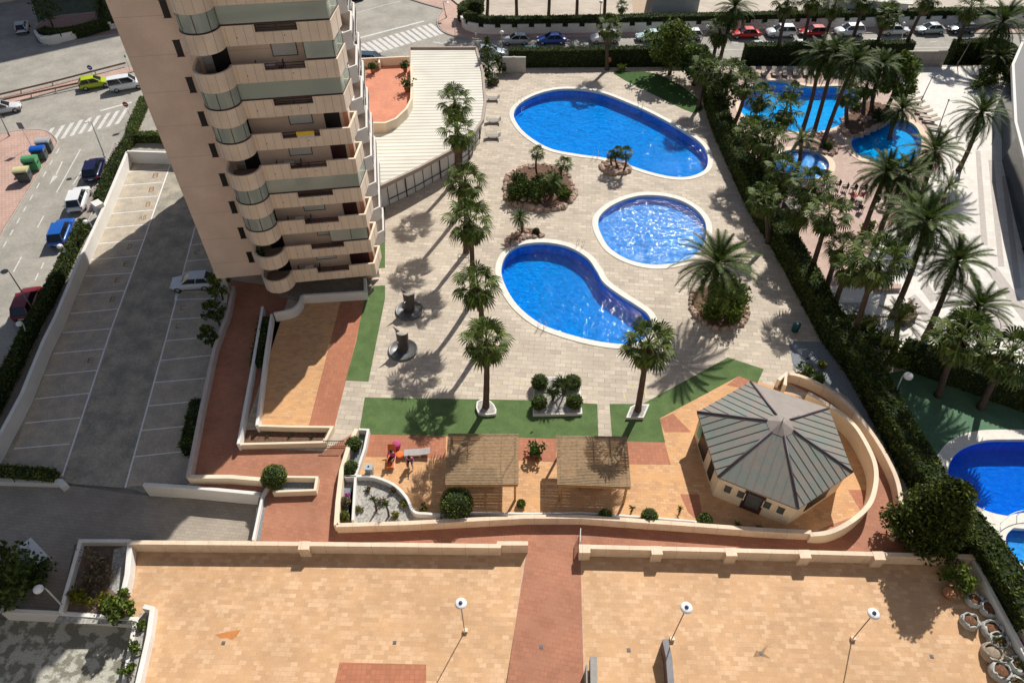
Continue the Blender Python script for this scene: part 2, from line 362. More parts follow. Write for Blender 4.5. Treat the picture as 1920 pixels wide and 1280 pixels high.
# ------------------------------------------------------------ pools (shapes first, the deck is cut round them)
POOL={
 'a':[(963,215),(975,195),(1005,178),(1045,168),(1090,168),(1130,175),(1170,190),(1220,212),(1280,245),(1315,270),(1327,295),(1322,318),(1295,331),(1260,332),(1215,322),(1165,305),(1130,296),(1085,290),(1035,280),(1000,262),(975,240)],
 'b':[(1121,415),(1145,387),(1190,369),(1235,367),(1278,377),(1310,398),(1324,425),(1318,460),(1290,486),(1240,497),(1198,493),(1160,478),(1135,455)],
 'c':[(940,505),(950,478),(975,460),(1020,455),(1065,463),(1100,483),(1118,507),(1132,530),(1162,553),(1195,574),(1215,590),(1222,611),(1210,634),(1175,645),(1120,640),(1060,625),(1010,605),(970,572),(947,535)],
 'd':[(1388,205),(1400,168),(1440,152),(1480,155),(1520,163),(1570,162),(1605,168),(1612,190),(1592,218),(1570,237),(1530,248),(1480,246),(1440,236),(1408,226)],
 'e':[(1596,265),(1620,245),(1650,229),(1680,223),(1710,232),(1725,252),(1727,280),(1715,302),(1690,313),(1650,306),(1610,292)],
 'f':[(1448,300),(1475,283),(1520,282),(1548,297),(1554,315),(1538,332),(1490,334),(1455,322)],
 'g':[(1777,885),(1785,860),(1805,840),(1840,827),(1885,824),(1960,828),(2010,860),(2015,920),(1965,965),(1900,968),(1850,958),(1810,935),(1785,910)],
 'h':[(1885,1012),(1897,992),(1925,982),(1970,985),(1992,1020),(1975,1060),(1930,1062),(1897,1045)]}
PW={k:ccw(smooth(XY(v),5)) for k,v in POOL.items()}
CW=dict(a=.55,b=.6,c=.6,d=.6,e=.8,f=.7,g=.95,h=.85)
coping_w=mat('white_coping_stone',(.76,.72,.64),.7,.12,2)
coping_p=mat('peach_coping_stone',(.72,.55,.40),.7,.12,2)
def basinmat(name,c,c2):  # blue tiles; their contrast also imitates speckled ripple light
    return tiles(name,c,c2,tuple(x*.8 for x in c),.3,.3,.01,0,stain=.08,rough=.95)
bas_deep=basinmat('deep_blue_ripple_mosaic',(.002,.34,.88),(.002,.25,.76)); bas_mid=basinmat('blue_ripple_mosaic',(.10,.46,.95),(.04,.34,.88)); bas_cy=basinmat('cyan_ripple_mosaic',(.005,.52,.98),(.005,.40,.9)); bas_nav=basinmat('navy_ripple_mosaic',(.002,.20,.84),(.002,.16,.76))
steel=mat('brushed_steel',(.6,.6,.6),.25,.1,3,metal=1)
def ladder(root,u,v,du,dv):       # two bent rails standing on the rim
    x,y,z=D(u,v); x2,y2,_=D(u+du,v+dv); d=Vector((x2-x,y2-y,0)).normalized(); n=Vector((-d.y,d.x,0)); b=MB()
    for s in (-.28,.28):
        p=Vector((x,y,ZD))+n*s; b.tube([p-d*.45,p-d*.45+Vector((0,0,.65)),p-d*.25+Vector((0,0,.85)),p+d*.15+Vector((0,0,.8)),p+d*.3+Vector((0,0,.3)),p+d*.3-Vector((0,0,1.0))],.022,6)
    for k in range(3): 
        c=Vector((x,y,ZD-.35-.27*k))+d*.3; b.beam(c-n*.28,c+n*.28,.07,.03)
    q=b.build('ladder',steel,root)
def pool(key,label,basin,cop,depth=1.7,tint=(.72,.93,.98),bump=.5,sc=2.2,rough=.05,ladders=(),wl=.22,dist=.12,fk=.5):
    xy=PW[key]; cx=sum(p[0] for p in xy)/len(xy); cy=sum(p[1] for p in xy)/len(xy)
    root=empty('swimming_pool',(cx,cy,ZD),0,label,'pool'); T=lambda l:[(x-cx,y-cy) for x,y in l]
    xy0=T(xy); out=offs(xy0,-CW[key],True); b=MB()
    b.slab(out,-.3,.062 if key=='h' else .05,[xy0]); bev(b.build('coping',cop,root),.02)
    b=MB(); n=len(xy0); inn=offs(xy0,-.02,True)
    b.add([(x,y,-depth) for x,y in inn]+[(x,y,-.02) for x,y in inn],[(i,i+n,(i+1)%n+n,(i+1)%n) for i in range(n)]); b.poly(inn,-depth); b.build('basin',basin,root)
    b=MB(); b.poly(offs(xy0,-.01,True),-wl); b.build('water',watermat('pool_water_'+key,tint,bump,sc,rough,dist,fk),root)
    for l in ladders:
        q=l; ladder(root,*q)
        lad=[c for c in root.children if c.name.startswith('ladder')][-1]; lad.matrix_parent_inverse=Matrix.Translation((-cx,-cy,-ZD))
    return root
pool('a','long egg-shaped blue swimming pool nearest the far street',bas_deep,coping_w,1.15,bump=1,dist=.10,sc=1.0,ladders=((978,195,10,6),(1200,203,-4,10),(1117,294,2,-8)))
pool('b','round shallow pool glittering in the sun, middle one of the stone deck',bas_mid,coping_w,.75,tint=(.85,.95,1),bump=1.0,sc=1.15,rough=.075,dist=.19,fk=.8)
pool('c','kidney-shaped deep blue pool in front of the round one',bas_deep,coping_w,1.35,bump=.9,sc=1.45,rough=.06,dist=.11,fk=.55,ladders=((1087,463,-6,9),(1017,613,6,-10)))
pool('d','bright cyan pool behind three tall palm trunks in the neighbouring garden',bas_cy,coping_p,1.3,bump=.25,sc=1.6)
pool('e','teardrop cyan pool with pale stone rim beside the white plaza',bas_cy,coping_p,.9,bump=.25,sc=1.6)
pool('f','small paddling pool half hidden under palm crowns',bas_mid,coping_p,.5,bump=.5)
pool('g','oval navy pool with wide cream rim on the green court',bas_nav,coping_w,1.5,bump=.35,ladders=((1828,958,6,-10),))
pool('h','small round paddling pool next to the oval navy pool',bas_mid,coping_w,.7,bump=.6)
g=MB(); g.poly([(-900,-200),(900,-200),(900,1500),(-900,1500)],-.06,[offs(PW[k],-.12,True)[::-1] for k in PW]); struct('ground',g,ground_m)
# ------------------------------------------------------------ raised deck with everything laid on it
outer=XY([(448,520),(420,620),(375,780),(350,905),(490,932),(472,1013),(150,1013),(112,1148),(262,1160),(236,1400),(2300,1400),(2300,122),(1890,118),(1870,122),(915,128),(905,140),(700,300)])
holes=[offs(PW[k],-.12,True)[::-1] for k in PW]
b=MB(); b.slab(ccw(outer),0,ZD,holes,0,1); struct('pool_deck',b,[stone,white_w])
def sheet(name,px,m,n=1,holes=(),z=ZD):
    b=MB(); b.poly(XY(px,z),z+.004*n,[XY(h,z) for h in holes]); return struct(name,b,m)
def sheetw(name,xy,m,n=1,holes=()):
    b=MB(); b.poly(xy,ZD+.004*n,holes); return struct(name,b,m)
sheet('walkway',[(430,524),(505,536),(545,545),(448,838),(606,846),(672,806),(640,905),(632,988),(760,984),(1090,968),(1440,992),(1530,995),(1600,965),(1638,900),(1600,800),(1545,752),(1478,718),(1480,698),(1530,712),(1610,775),(1665,850),(1690,905),(1690,1000),(1720,1050),(1088,1034),(1098,1400),(930,1400),(988,1030),(470,1020),(490,932),(350,905),(375,780),(420,620)],brickW,1)
sheet('terrace',[(243,1022),(987,1024),(933,1400),(205,1400),(258,1165),(225,1165),(232,1105)],brickT,1)
sheet('terrace',[(1088,1030),(1826,1050),(2100,1400),(1100,1400)],brickT,1)
sheet('terrace_red_strip',[(637,1241),(799,1245),(800,1400),(600,1400)],brickR,2)
gb=[(543,560),(690,551),(700,490),(648,713),(625,803),(482,800),(512,592)]
sheet('garden_paving',[(512,592),(545,583),(566,556),(690,549),(668,640),(625,806),(478,806)],brickO,1)
sheet('garden_paving_red',[(641,555),(688,552),(667,640),(626,804),(578,802)],brickR,2)
sheet('barbecue_paving',[(672,815),(835,818),(1246,830),(1237,784),(1385,705),(1425,716),(1560,765),(1638,870),(1610,965),(1530,993),(1440,990),(1090,966),(780,962),(660,980)],brickO,2)
for q in ([(690,814),(836,816),(836,859),(682,856)],[(972,820),(1044,822),(1042,866),(972,863)],[(1175,826),(1246,829),(1258,871),(1178,870)],[(1236,786),(1262,775),(1296,810),(1246,810)],
          [(1385,705),(1422,718),(1405,730),(1362,722)],[(1275,926),(1310,926),(1320,985),(1290,960)],[(1590,918),(1630,918),(1625,960),(1612,955)]):
    sheet('red_paving_panel',q,brickR,3)
TF=[[(688,537),(722,535),(722,560),(691,715),(648,713),(668,640)],
    [(684,745),(1000,750),(1120,757),(1122,823),(835,817),(673,814)],
    [(1143,757),(1205,757),(1365,670),(1432,692),(1420,718),(1385,705),(1237,784),(1247,829),(1148,826)],
    [(711,452),(722,450),(722,502),(708,503)],[(711,385),(722,380),(722,431),(711,433)]]
for q in TF: sheet('artificial_turf',q,turf_m,4)
sheet('lawn',smooth([(1150,138),(1185,134),(1235,140),(1290,170),(1318,200),(1300,212),(1240,185)],3),lawn_m,2)
# neighbour: pink terrace, white plaza, green court
sheet('neighbour_terrace',[(1330,132),(1705,132),(1700,160),(1745,240),(1790,330),(1700,410),(1660,420),(1640,500),(1400,520)],pinkstone,1,[ ]) if False else None
def sheeth(name,px,m,n,keys):
    b=MB(); b.poly(XY(px),ZD+.004*n,[offs(PW[k],-.12,True)[::-1] for k in keys]); return struct(name,b,m)
sheeth('neighbour_terrace',[(1345,131),(1702,131),(1690,170),(1735,225),(1770,300),(1700,385),(1680,420),(1650,440),(1610,530),(1500,545),(1380,330)],pinkstone,1,'def')
sheet('white_plaza',[(1702,126),(2200,126),(2200,770),(1900,745),(1560,600),(1500,545),(1610,530),(1650,440),(1680,420),(1700,385),(1770,300),(1735,225),(1690,170)],whitestone,1)
for q in ([(1829,283),(1838,283),(1852,460),(1840,460)],[(1853,300),(1863,300),(1883,500),(1872,500)],[(1878,330),(1887,330),(1915,540),(1903,541)],
          [(1700,560),(1716,552),(1800,640),(1775,655)],[(1800,540),(1830,520),(1925,640),(1900,660)],[(1850,510),(1868,500),(1950,610),(1940,630)],[(1725,540),(1740,532),(1760,560),(1745,568)]):
    sheet('stone_band',q,greystripe,2)
sheeth('green_court',[(1655,700),(1740,690),(2200,800),(2200,1400),(2050,1400),(1860,1060),(1745,880)],court_g,2,'gh')
# cream apron joining the oval pool and the paddling pool
sheet('pool_apron',[(1808,948),(1803,955),(1845,985),(1864,990),(1872,1010),(1890,990),(1925,974),(1960,975),(1960,970),(1900,978),(1850,966)],coping_w,4)
# painted game marks on the stone deck
gm=MB()
for u,v in ((826,714),(932,720),(973,718)):
    c=D(u,v); gm.wall([(c[0]+.18*math.cos(t*.785),c[1]+.18*math.sin(t*.785)) for t in range(8)],ZD+.004,ZD+.008,.08,closed=True)
for a,c in (((1169,733),(1171,746)),((1181,722),(1190,722)),((1185,722),(1187,731)),((1208,732),(1213,743)),((1231,722),(1242,735)),((1235,712),(1246,707)),((1241,707),(1246,716)),((1285,696),(1290,704))):
    gm.wall(XY([a,c]),ZD+.004,ZD+.008,.1)
struct('deck_markings',gm,mat('yellow_deck_paint',(.75,.68,.35),.8,.3,4))
# ------------------------------------------------------------ apartment tower
A8=math.atan2(.145,.989); T0=Vector((-27.16,49.18,0))
cladp=tiles('beige_cladding_panels',(.82,.67,.53),(.76,.61,.47),(.50,.39,.29),.62,30,.022,0,stain=.12,obj=True,axes='XZ',off=0,ssc=.5)
wallm=tiles('sandy_render_wall',(.82,.64,.515),(.79,.61,.49),(.64,.49,.39),80,2.72,.03,0,stain=.2,obj=True,axes='XZ',off=0,ssc=.22,rough=.85)
innerw=mat('balcony_inner_wall',(.80,.72,.62),.8,.1,1,obj=True)
maroon=mat('maroon_metal',(.045,.012,.016),.45,.2,3)
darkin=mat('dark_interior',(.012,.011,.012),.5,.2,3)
shutter=tiles('roller_shutter',(.62,.62,.60),(.58,.58,.56),(.4,.4,.4),30,.07,.006,obj=True,axes='XZ')
salmonw=mat('salmon_render',(.66,.30,.19),.8,.12,1)
slabm=mat('balcony_floor',(.35,.25,.19),.8,.2,1)
bglass=glassmat('greenish_glazing',(.80,.87,.82),.06,op=.42,dark=(.58,.63,.57))  # pale diffuse share imitates bright sky reflected in the panes
tower=empty('apartment_tower',T0,A8,'tall beige apartment tower with curved balconies rising beside the car park','tower')
SY=2.72; K0=5.05; NF=16; ZT=K0+NF*SY
b=MB(); W=14.45; DP=18.6
b.slab([(0,0),(4.2,0),(4.2,.02),(7.2,.02),(7.2,.02),(W,.02),(W,DP),(0,DP)],3.7,ZT,bottom=True)
b.slab([(7.4,.9),(W-.6,.9),(W-.6,DP-.5),(.9,DP-.5),(.9,6),(7.4,6)],0,3.7); b.slab([(-3.6,16.5),(0.1,16.5),(0.1,24),(-3.6,24)],3.7,ZT); b.slab([(.1,DP-.1),(W-1,DP-.1),(W-1,24),(.1,24)],3.7,ZT)
b.slab([(-.2,-.2),(W+.2,-.2),(W+.2,DP+.2),(-.2,DP+.2)],ZT,ZT+.4,bottom=True)
b.build('wall',wallm,tower)
def arc(cx,cy,r,a0,a1,n): return [(cx+r*math.cos(math.radians(a0+(a1-a0)*i/n)),cy+r*math.sin(math.radians(a0+(a1-a0)*i/n))) for i in range(n+1)]
FR=[(4.59,0),(4.59,-1.5)]+arc(5.87,-1.5,1.28,180,360,16)[1:]+[(9.4,-1.5)]
FM=[(9.4,-1.5),(12.25,-1.5)]
FE=[(12.25,-1.5),(14.5,-1.5),(15.0,.9),(14.5,.95)]
full=FR+FM[1:]+FE[1:]
glz=dict()
for k in range(NF):
    zt=K0+k*SY; zb=zt-1.35
    b=MB(); b.wall(FR,zb,zt,.14); b.wall(FM,zb,zt-.5,.14); b.wall(FE,zb,zt,.14)
    bal=b.build('balcony',[cladp],tower)
    b=MB(); b.slab(full+[(14.45,.05),(4.59,.05)],zb+.02,zb+.22,bottom=True,mi=0); b.build('floor_slab',slabm,bal)
    b=MB(); 
    for zz in (zt-.04,zt-.25): b.beam((9.45,-1.5,zz),(12.2,-1.5,zz),.05)
    for s in (9.47,10.85,12.18): b.beam((s,-1.5,zt-.5),(s,-1.5,zt-.02),.05)
    b.build('railing',maroon,bal)
    b=MB(); b.wall(FR,zt,zt+.03,.17); b.build('parapet_cap',cream_w,bal); b=MB(); b.wall(FE,zt,zt+.03,.17); b.build('parapet_cap',cream_w,bal)
    b=MB()
    for (cx,cy) in ((5.87,-2.79),(8.1,-1.575),(11.3,-1.575)): b.box((cx,cy,zb+.55),(.07,.03,.07))
    b.build('drain_spout',maroon,bal)
    if k<=11:
        pat=k%9
        def glaze(path,nm='glazing'):
            q=MB(); q.wall(path,zt+.03,zb+SY,.02); gl=q.build(nm,bglass,bal)
            q=MB(); q.wall(path,zt+.03,zt+.13,.07)
            for (x,y) in offs(path,0)[::4 if len(path)>6 else 1]: q.beam((x,y,zt+.1),(x,y,zb+SY),.05)
            q.build('window_frame',maroon,gl)
        if pat in (8,6,3): glaze([p for p in full if p[0]>4.5 or p[1]<-1.6][1:-1])
        elif pat==7: glaze([(12.4,-1.46),(14.45,-1.46),(14.95,.85)])
        elif pat==1: glaze([(11.2,-1.46),(13,-1.46),(14.45,-1.46)])
        elif pat in (5,2): glaze([p for p in full if p[1]<-1.6])
        # inner wall furniture of the flat
        b=MB(); b.box((10.2+(k%2)*.6,-.02,zb+1.75),(1.7,.05,1.1)); sh=b.build('shutter',shutter,bal)
        b=MB(); b.wall([(9.3+(k%2)*.6,-.05),(11.1+(k%2)*.6,-.05)],zb+1.16,zb+1.2,.06); b.beam((9.32+(k%2)*.6,-.05,zb+1.18),(9.32+(k%2)*.6,-.05,zb+2.3),.05); b.beam((11.08+(k%2)*.6,-.05,zb+1.18),(11.08+(k%2)*.6,-.05,zb+2.3),.05); b.build('window_frame',maroon,sh)
        b=MB(); b.box((5.9,-.02,zb+1.3),(1.9,.05,2.1)); dr=b.build('door',darkin,bal)
        b=MB()
        for i in range(8): b.tube([(5.0+i*.09,-.1,zb+.3),(5.0+i*.09,-.1,zb+2.3)],.045,6)
        b.build('curtain',mat('pale_curtain',(.55,.53,.5),.9),dr)
        b=MB(); b.box((13.2,-.02,zb+1.25),(1.2 if k%3 else 1.8,.05,2.0)); b.build('door',darkin if k%2 else maroon,bal)
        b=MB(); b.box((14.25,-.03,zb+1.3),(.4,.06,2.3)); b.build('corner_panel',salmonw,bal)
        if k in (7,4,2,0):
            b=MB(); b.box((8.6+k*.15,-.75,zb+.95),(.8,.6,.05)); b.box((8.6+k*.15,-.75,zb+.6),(.08,.08,.7)); b.build('balcony_table',mat('white_plastic',(.65,.65,.63),.5,.05),bal)
            for dx in (-.75,.75): b=MB(); b.box((8.6+k*.15+dx,-.75,zb+.68),(.45,.45,.06)); b.box((8.6+k*.15+dx*1.28,-.75,zb+.95),(.05,.45,.5)); b.build('balcony_chair',mat('dark_plastic',(.05,.05,.06),.5,.05),bal)
        if k in (6,3,5,1,8): 
            b=MB(); q=[(4.7+R.random()*.6,-1.2-R.random()*.9,zb+.5+R.random()*1.0) for _ in range(120)]; b.leaves(q,.16); b.build('balcony_plant',leafmat('plant_leaf',(.02,.05,.01),(.08,.15,.03)),bal)
        if k==5:
            b=MB(); b.box((11.15,-1.62,zt-.14),(1.35,.03,.34)); bn=b.build('banner',mat('yellow_banner',(.75,.5,.03),.6,.05),bal)
            b=MB(); b.box((11.15,-1.63,zt-.42),(1.3,.03,.22)); b.build('banner_strip',mat('white_banner',(.6,.58,.6),.6,.15,9),bn)
    # slit window of the plain wall
    if k>0 or True:
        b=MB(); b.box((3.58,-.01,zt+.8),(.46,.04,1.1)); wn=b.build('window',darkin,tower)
        b=MB()
        b.box((3.58,-.03,zt+.22),(.54,.06,.05)); b.box((3.58,-.02,zt+1.38),(.54,.05,.04)); b.build('window_frame',maroon,wn)
    # side balconies (right flank and the far left corner)
    for (y0,y1,pr) in ((2.6,7.6,1.0),(10.2,16.6,.7)):
        b=MB(); pth=[(W,y0),(W+pr,y0+.7),(W+pr,y1-.7),(W,y1)]
        b.wall(pth,zb,zt,.14); b.slab(pth,zb+.02,zb+.2,bottom=True); sb=b.build('side_balcony',[white_w],tower)
        b=MB(); b.box((W+.02,(y0+y1)/2,zb+1.95),(.08,y1-y0-1.2,1.1)); b.build('window',maroon,sb)
        b=MB(); b.wall(pth[1:3],zt-.9,zt-.35,.2); b.build('railing',maroon,sb)
    b=MB(); pth=arc(-3.6,22.6,1.35,255,100,9); b.wall(pth,zb,zt,.14); b.slab(pth,zb+.02,zb+.2,bottom=True); b.build('side_balcony',[cladp],tower)
b=MB()
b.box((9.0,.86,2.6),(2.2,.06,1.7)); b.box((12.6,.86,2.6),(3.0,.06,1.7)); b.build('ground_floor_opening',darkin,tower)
b=MB(); b.box((10.8,.82,2.5),(1.0,.1,2.2)); b.box((14.2,.82,2.5),(.8,.1,2.2)); b.box((-.0,1.1,1.9),(1.0,.9,3.6)); b.build('pillar',white_w,tower)

# block of flats beyond the top left, its long shadow lies over the junction
bl=empty('apartment_block',(-39,154,0),math.atan2(.556,.83),'large apartment block standing past the junction at the upper left','building')
b=MB(); b.slab([(-60,0),(0,0),(0,16),(-60,16)],0,45); b.build('wall',wallm,bl)
b=MB()
for k in range(14):
    for i in range(16): b.box((-2-i*3.6,-.02,1.8+k*3),(1.8,.06,1.3))
b.build('window_rows',darkin,bl)
b=MB(); b.slab([(-60.3,-.3),(.3,-.3),(.3,16.3),(-60.3,16.3)],45,45.5,bottom=True); b.build('roof',white_w,bl)

# ------------------------------------------------------------ annex with ribbed white roof and salmon roof terrace
ZR=4.35
roof_px=[(768,92),(893,92),(905,135),(910,190),(905,225),(885,255),(845,283),(780,318),(705,352),(660,372),(650,300),(650,150),(768,122)]
rx=ccw(smooth([p for p in XY(roof_px,ZR)],1)) 
ann=empty('annex_building',(0,0,0),0,'low curved annex with white ribbed metal roof behind the tower','building')
ribw=tiles('ribbed_white_roof',(.72,.70,.62),(.66,.63,.55),(.40,.38,.32),40,.72,.10,A8*-.25,stain=.12,off=0)
b=MB(); b.slab(rx,ZR-.35,ZR,bottom=True); b.build('roof',[ribw],ann)
ew=XY([(893,92),(905,135),(910,190),(905,225),(885,255),(845,283),(780,318),(712,350)],ZR)
b=MB(); b.wall([(x,y) for x,y in ew],ZR-.3,ZR+.14,.3); b.wall(XY([(893,92),(768,92),(768,122)],ZR),ZR-.3,ZR+.3,.3); b.build('roof_edge',mat('taupe_metal_edge',(.36,.29,.24),.5,.1,2),ann)
inx=offs(ew,-.75); b=MB(); b.wall(inx,ZD,ZR-.3,.3); gw=b.build('wall',white_w,ann)
b=MB()
pts=[]; 
for i in range(len(inx)-1):
    a=Vector(inx[i]);c=Vector(inx[i+1]); n=max(1,int((c-a).length/1.05))
    for j in range(n): pts.append(a.lerp(c,j/n))
o2=offs([tuple(p) for p in pts],.25)
for i,(x,y) in enumerate(o2): b.beam((x,y,ZD),(x,y,ZR-.35),.12 if i%4==0 else .06)
for zz in (ZD+.7,ZD+2.5): b.wall(o2,zz,zz+.07,.06)
b.build('glazing_bars',mat('dark_frame_metal',(.03,.022,.02),.4,.1,3),ann)
# roof terrace
ft=[(660,122),(770,120),(771,185),(762,205),(742,225),(722,233),(660,233)]
b=MB(); b.slab(ccw(XY(ft,ZR+.25)),ZR-.1,ZR+.25); b.build('roof_terrace_floor',salmon,ann)
b=MB(); b.wall(XY([(771,118),(772,160),(771,185),(762,203),(742,222),(722,230),(660,230)],ZR+1.15),ZR-.1,ZR+1.15,.25); b.wall(XY([(655,113),(768,108)],ZR+1.15),ZR-.1,ZR+1.3,.25)
b.wall(XY([(711,112),(711,118)],ZR+1.15),ZR,ZR+1.15,.2); b.build('parapet',cream_w,ann)
def potted(u,v,r,h,z,label,leaf='plant_leaf',pot=(.38,.16,.09)):
    x,y,_=P(u,v,z); t=empty('potted_plant',(x,y,z),0,label,'potted plant')
    b=MB(); b.lathe([(r*.35,0),(r*.5,h*.35),(r*.55,h*.38),(r*.45,h*.38)],n=12); b.build('pot',mat('pot_%d'%int(pot[0]*100),pot,.8,.15,5),t)
    b=MB(); b.leaves([(R.gauss(0,r*.45),R.gauss(0,r*.45),h*.4+abs(R.gauss(0,h*.3))) for _ in range(160)],.22); b.build('foliage',leafmat(leaf,(.02,.05,.01),(.08,.15,.03)),t)
potted(700,137,.7,1.5,ZR+.25,'potted plant in the middle of the salmon roof terrace wall')
potted(760,135,.6,1.5,ZR+.25,'potted plant in the far corner of the salmon roof terrace')
potted(764,172,.8,1.9,ZR+.25,'tall potted plant against the curved parapet of the salmon roof terrace')

# ------------------------------------------------------------ walls; positions are read along their top edge
def wall(px,h,t,label,m=white_w,z=ZD,cat='wall',name='garden_wall',piers=(),cap=None,hb=0,sm=False,closed=False):
    xy=XY(px,z+h); xy=smooth(xy,5,False) if sm else xy
    b=MB(); b.wall(xy,z-hb,z+h,t,closed=closed); 
    o=tag(bev(b.build(name,[m]),.025),label,cat)
    if cap:
        b=MB(); b.wall(xy,z+h,z+h+.06,t+.08,closed=closed); b.build('coping',cap,o)
    if piers:
        b=MB()
        for (u,v) in piers:
            x,y,_=P(u,v,z+h); b.box((x,y-.12,z+(h+.02)/2),(.75,.62,h+.02))
        b.build('pier',m,o)
    return o
tw=tiles('terrace_wall_cream',(.80,.64,.48),(.77,.61,.455),(.5,.38,.28),1.6,60,.014,0,off=0,stain=.14,rough=.8,ssc=1.2)
wall([(243,1016),(570,1019),(935,1023),(936,1018),(990,1018)],1.08,.34,'long cream parapet along the left orange terrace',tw,piers=((571,1019),))
wall([(1087,1024),(1370,1031),(1640,1038),(1838,1043)],1.08,.34,'long cream parapet with piers along the right orange terrace',tw,piers=((1096,1025),(1231,1028),(1370,1031),(1508,1035),(1647,1038)))
wall([(243,1016),(238,1075),(231,1107)],.9,.34,'short white wall at the left end of the orange terrace')
wall([(268,1136),(285,1140),(278,1190),(262,1260),(244,1340)],.7,.3,'white kerb wall beside the stained ramp')
wall([(243,1013),(150,1013),(113,1146)],.55,.26,'white wall round the overgrown corner bed')
wall([(0,1143),(120,1149),(256,1160),(250,1180),(228,1300)],.95,.28,'white retaining wall over the stained ramp',z=0.35,hb=.35)
wall([(1828,1049),(1893,1170),(1950,1275),(2010,1390)],1.0,.3,'white wall on the terrace side of the dark trench')
wall([(1846,1046),(1912,1168),(2010,1350)],1.0,.2,'thin cream wall on the court side of the dark trench',cream_w)
wall([(1893,1171),(1914,1170)],.95,.2,'cross wall bridging the dark trench')
b=MB(); b.poly(XY([(1838,1060),(1858,1058),(2040,1390),(2000,1390)]),ZD+.012); struct('trench_shade',b,darkin)  # near-black sheet paints the trench's shade on the uncut deck
inner=[(668,803),(652,840),(640,880),(633,940),(630,984)]
wall(inner,.85,.34,'cream wall dropping along the brown walk beside the garden beds',cream_w)
wall([(630,984),(760,980),(985,968),(1090,968),(1440,993),(1522,997)],.85,.34,'long cream wall along the bottom of the barbecue garden',tw)
ci=[(1522,997),(1555,997),(1592,982),(1625,952),(1637,920),(1639,887),(1630,855),(1605,810),(1580,785),(1555,767),(1530,752),(1512,742)]
cx_=smooth(XY(ci,ZD+1.2),4,False)
b=MB(); n=len(cx_); b.wall(cx_,ZD,[ZD+.85+min(1,i/8)*.75 for i in range(n)],.32); tag(b.build('garden_wall',[cream_w]),'tall curved cream wall hugging the copper-roofed pavilion','wall')
wall([(1480,700),(1500,704),(1530,716),(1560,733),(1590,757),(1618,789),(1645,826),(1668,866),(1684,905),(1690,950),(1682,1000)],1.0,.34,'outer curved wall of the brown circular walk',tw,sm=True)
wall([(1460,712),(1474,700),(1472,722)],1.0,.3,'small doorway wall behind the pavilion',cream_w)
wall([(684,521),(685,546),(566,553)],1.0,.28,'white wall under the tower along its ground floor garden')
wall([(566,553),(560,568),(545,580),(513,587)],1.0,.28,'curved white wall joining the tower garden to its side bed',sm=True)
wall([(509,588),(497,668),(481,797)],.9,.22,'narrow white wall left of the shaded orange paving')
wall([(492,574),(474,680),(446,832)],.9,.22,'white wall between the brown walk and the dark hedge strip')
wall([(446,832),(532,830),(608,828),(622,800),(540,799),(481,797)],.6,.22,'low white walls enclosing the brown soil bed',cream_w)
sheet('soil_bed',[(460,806),(612,806),(603,832),(456,836)],soil,6)
wall([(437,535),(428,580),(402,650),(378,760),(352,893)],.8,.3,'pale wall between car park and brown walk',mat('pinkish_wall',(.55,.47,.42),.8,.1,1),hb=1.2)
wall([(352,893),(430,893),(489,898)],.75,.35,'cream wall closing the brown walk above the driveway',cream_w,hb=1.2)
wall([(268,907),(352,912),(488,925)],.25,.3,'long white retaining wall above the driveway',hb=1.2)
wall([(502,910),(492,926),(474,1012)],.45,.18,'white kerb wall beside the grey gravel strip')
wall([(521,893),(594,894),(590,918),(511,921)],.6,.2,'cream walls of the small grey gravel planter',cream_w)
sheet('gravel',[(524,902),(590,902),(585,922),(518,924)],gravel_g,5); sheet('gravel',[(486,930),(500,930),(488,1012),(471,1012)],gravel_g,5)
wall([(672,804),(690,805),(683,840),(666,892),(646,892)],.6,.2,'white walls of the narrow bed with two round shrubs')
wall([(646,893),(666,893),(661,975)],.6,.18,'white wall between grey gravel and white gravel beds')
sheet('gravel',[(676,812),(688,812),(664,895),(648,895)],gravel_g,5); sheet('gravel',[(646,900),(664,900),(659,980),(636,980)],gravel_g,5)
wall([(667,892),(700,893),(738,908),(762,932),(776,958),(800,962),(826,964)],.5,.22,'curved white wall round the white gravel garden',sm=True)
sheet('gravel',smooth([(666,900),(700,900),(735,915),(758,938),(772,962),(765,978),(660,984)],3),gravel_w,5)
wall([(880,960),(1000,962),(1090,960),(1200,968),(1300,976),(1345,990)],.35,.15,'low white kerb behind the clipped balls')
sheet('gravel',[(880,966),(1085,964),(1300,980),(1335,990),(1090,975),(880,975)],gravel_w,5)
sheet('gravel',[(690,812),(688,812)],gravel_w,5) if False else None
sheet('soil_bed',[(157,1022),(238,1022),(216,1150),(120,1150)],mat('bed_soil',(.2,.14,.11),.95,.3,3),5)
sheet('gravel',[(214,1030),(238,1022),(225,1120),(205,1100)],gravel_w,6); sheet('gravel',[(112,1153),(210,1158),(262,1160),(268,1170),(100,1168)],gravel_w,6)
sheet('gravel',[(262,1150),(280,1146),(258,1260),(225,1400),(215,1400)],gravel_w,6)
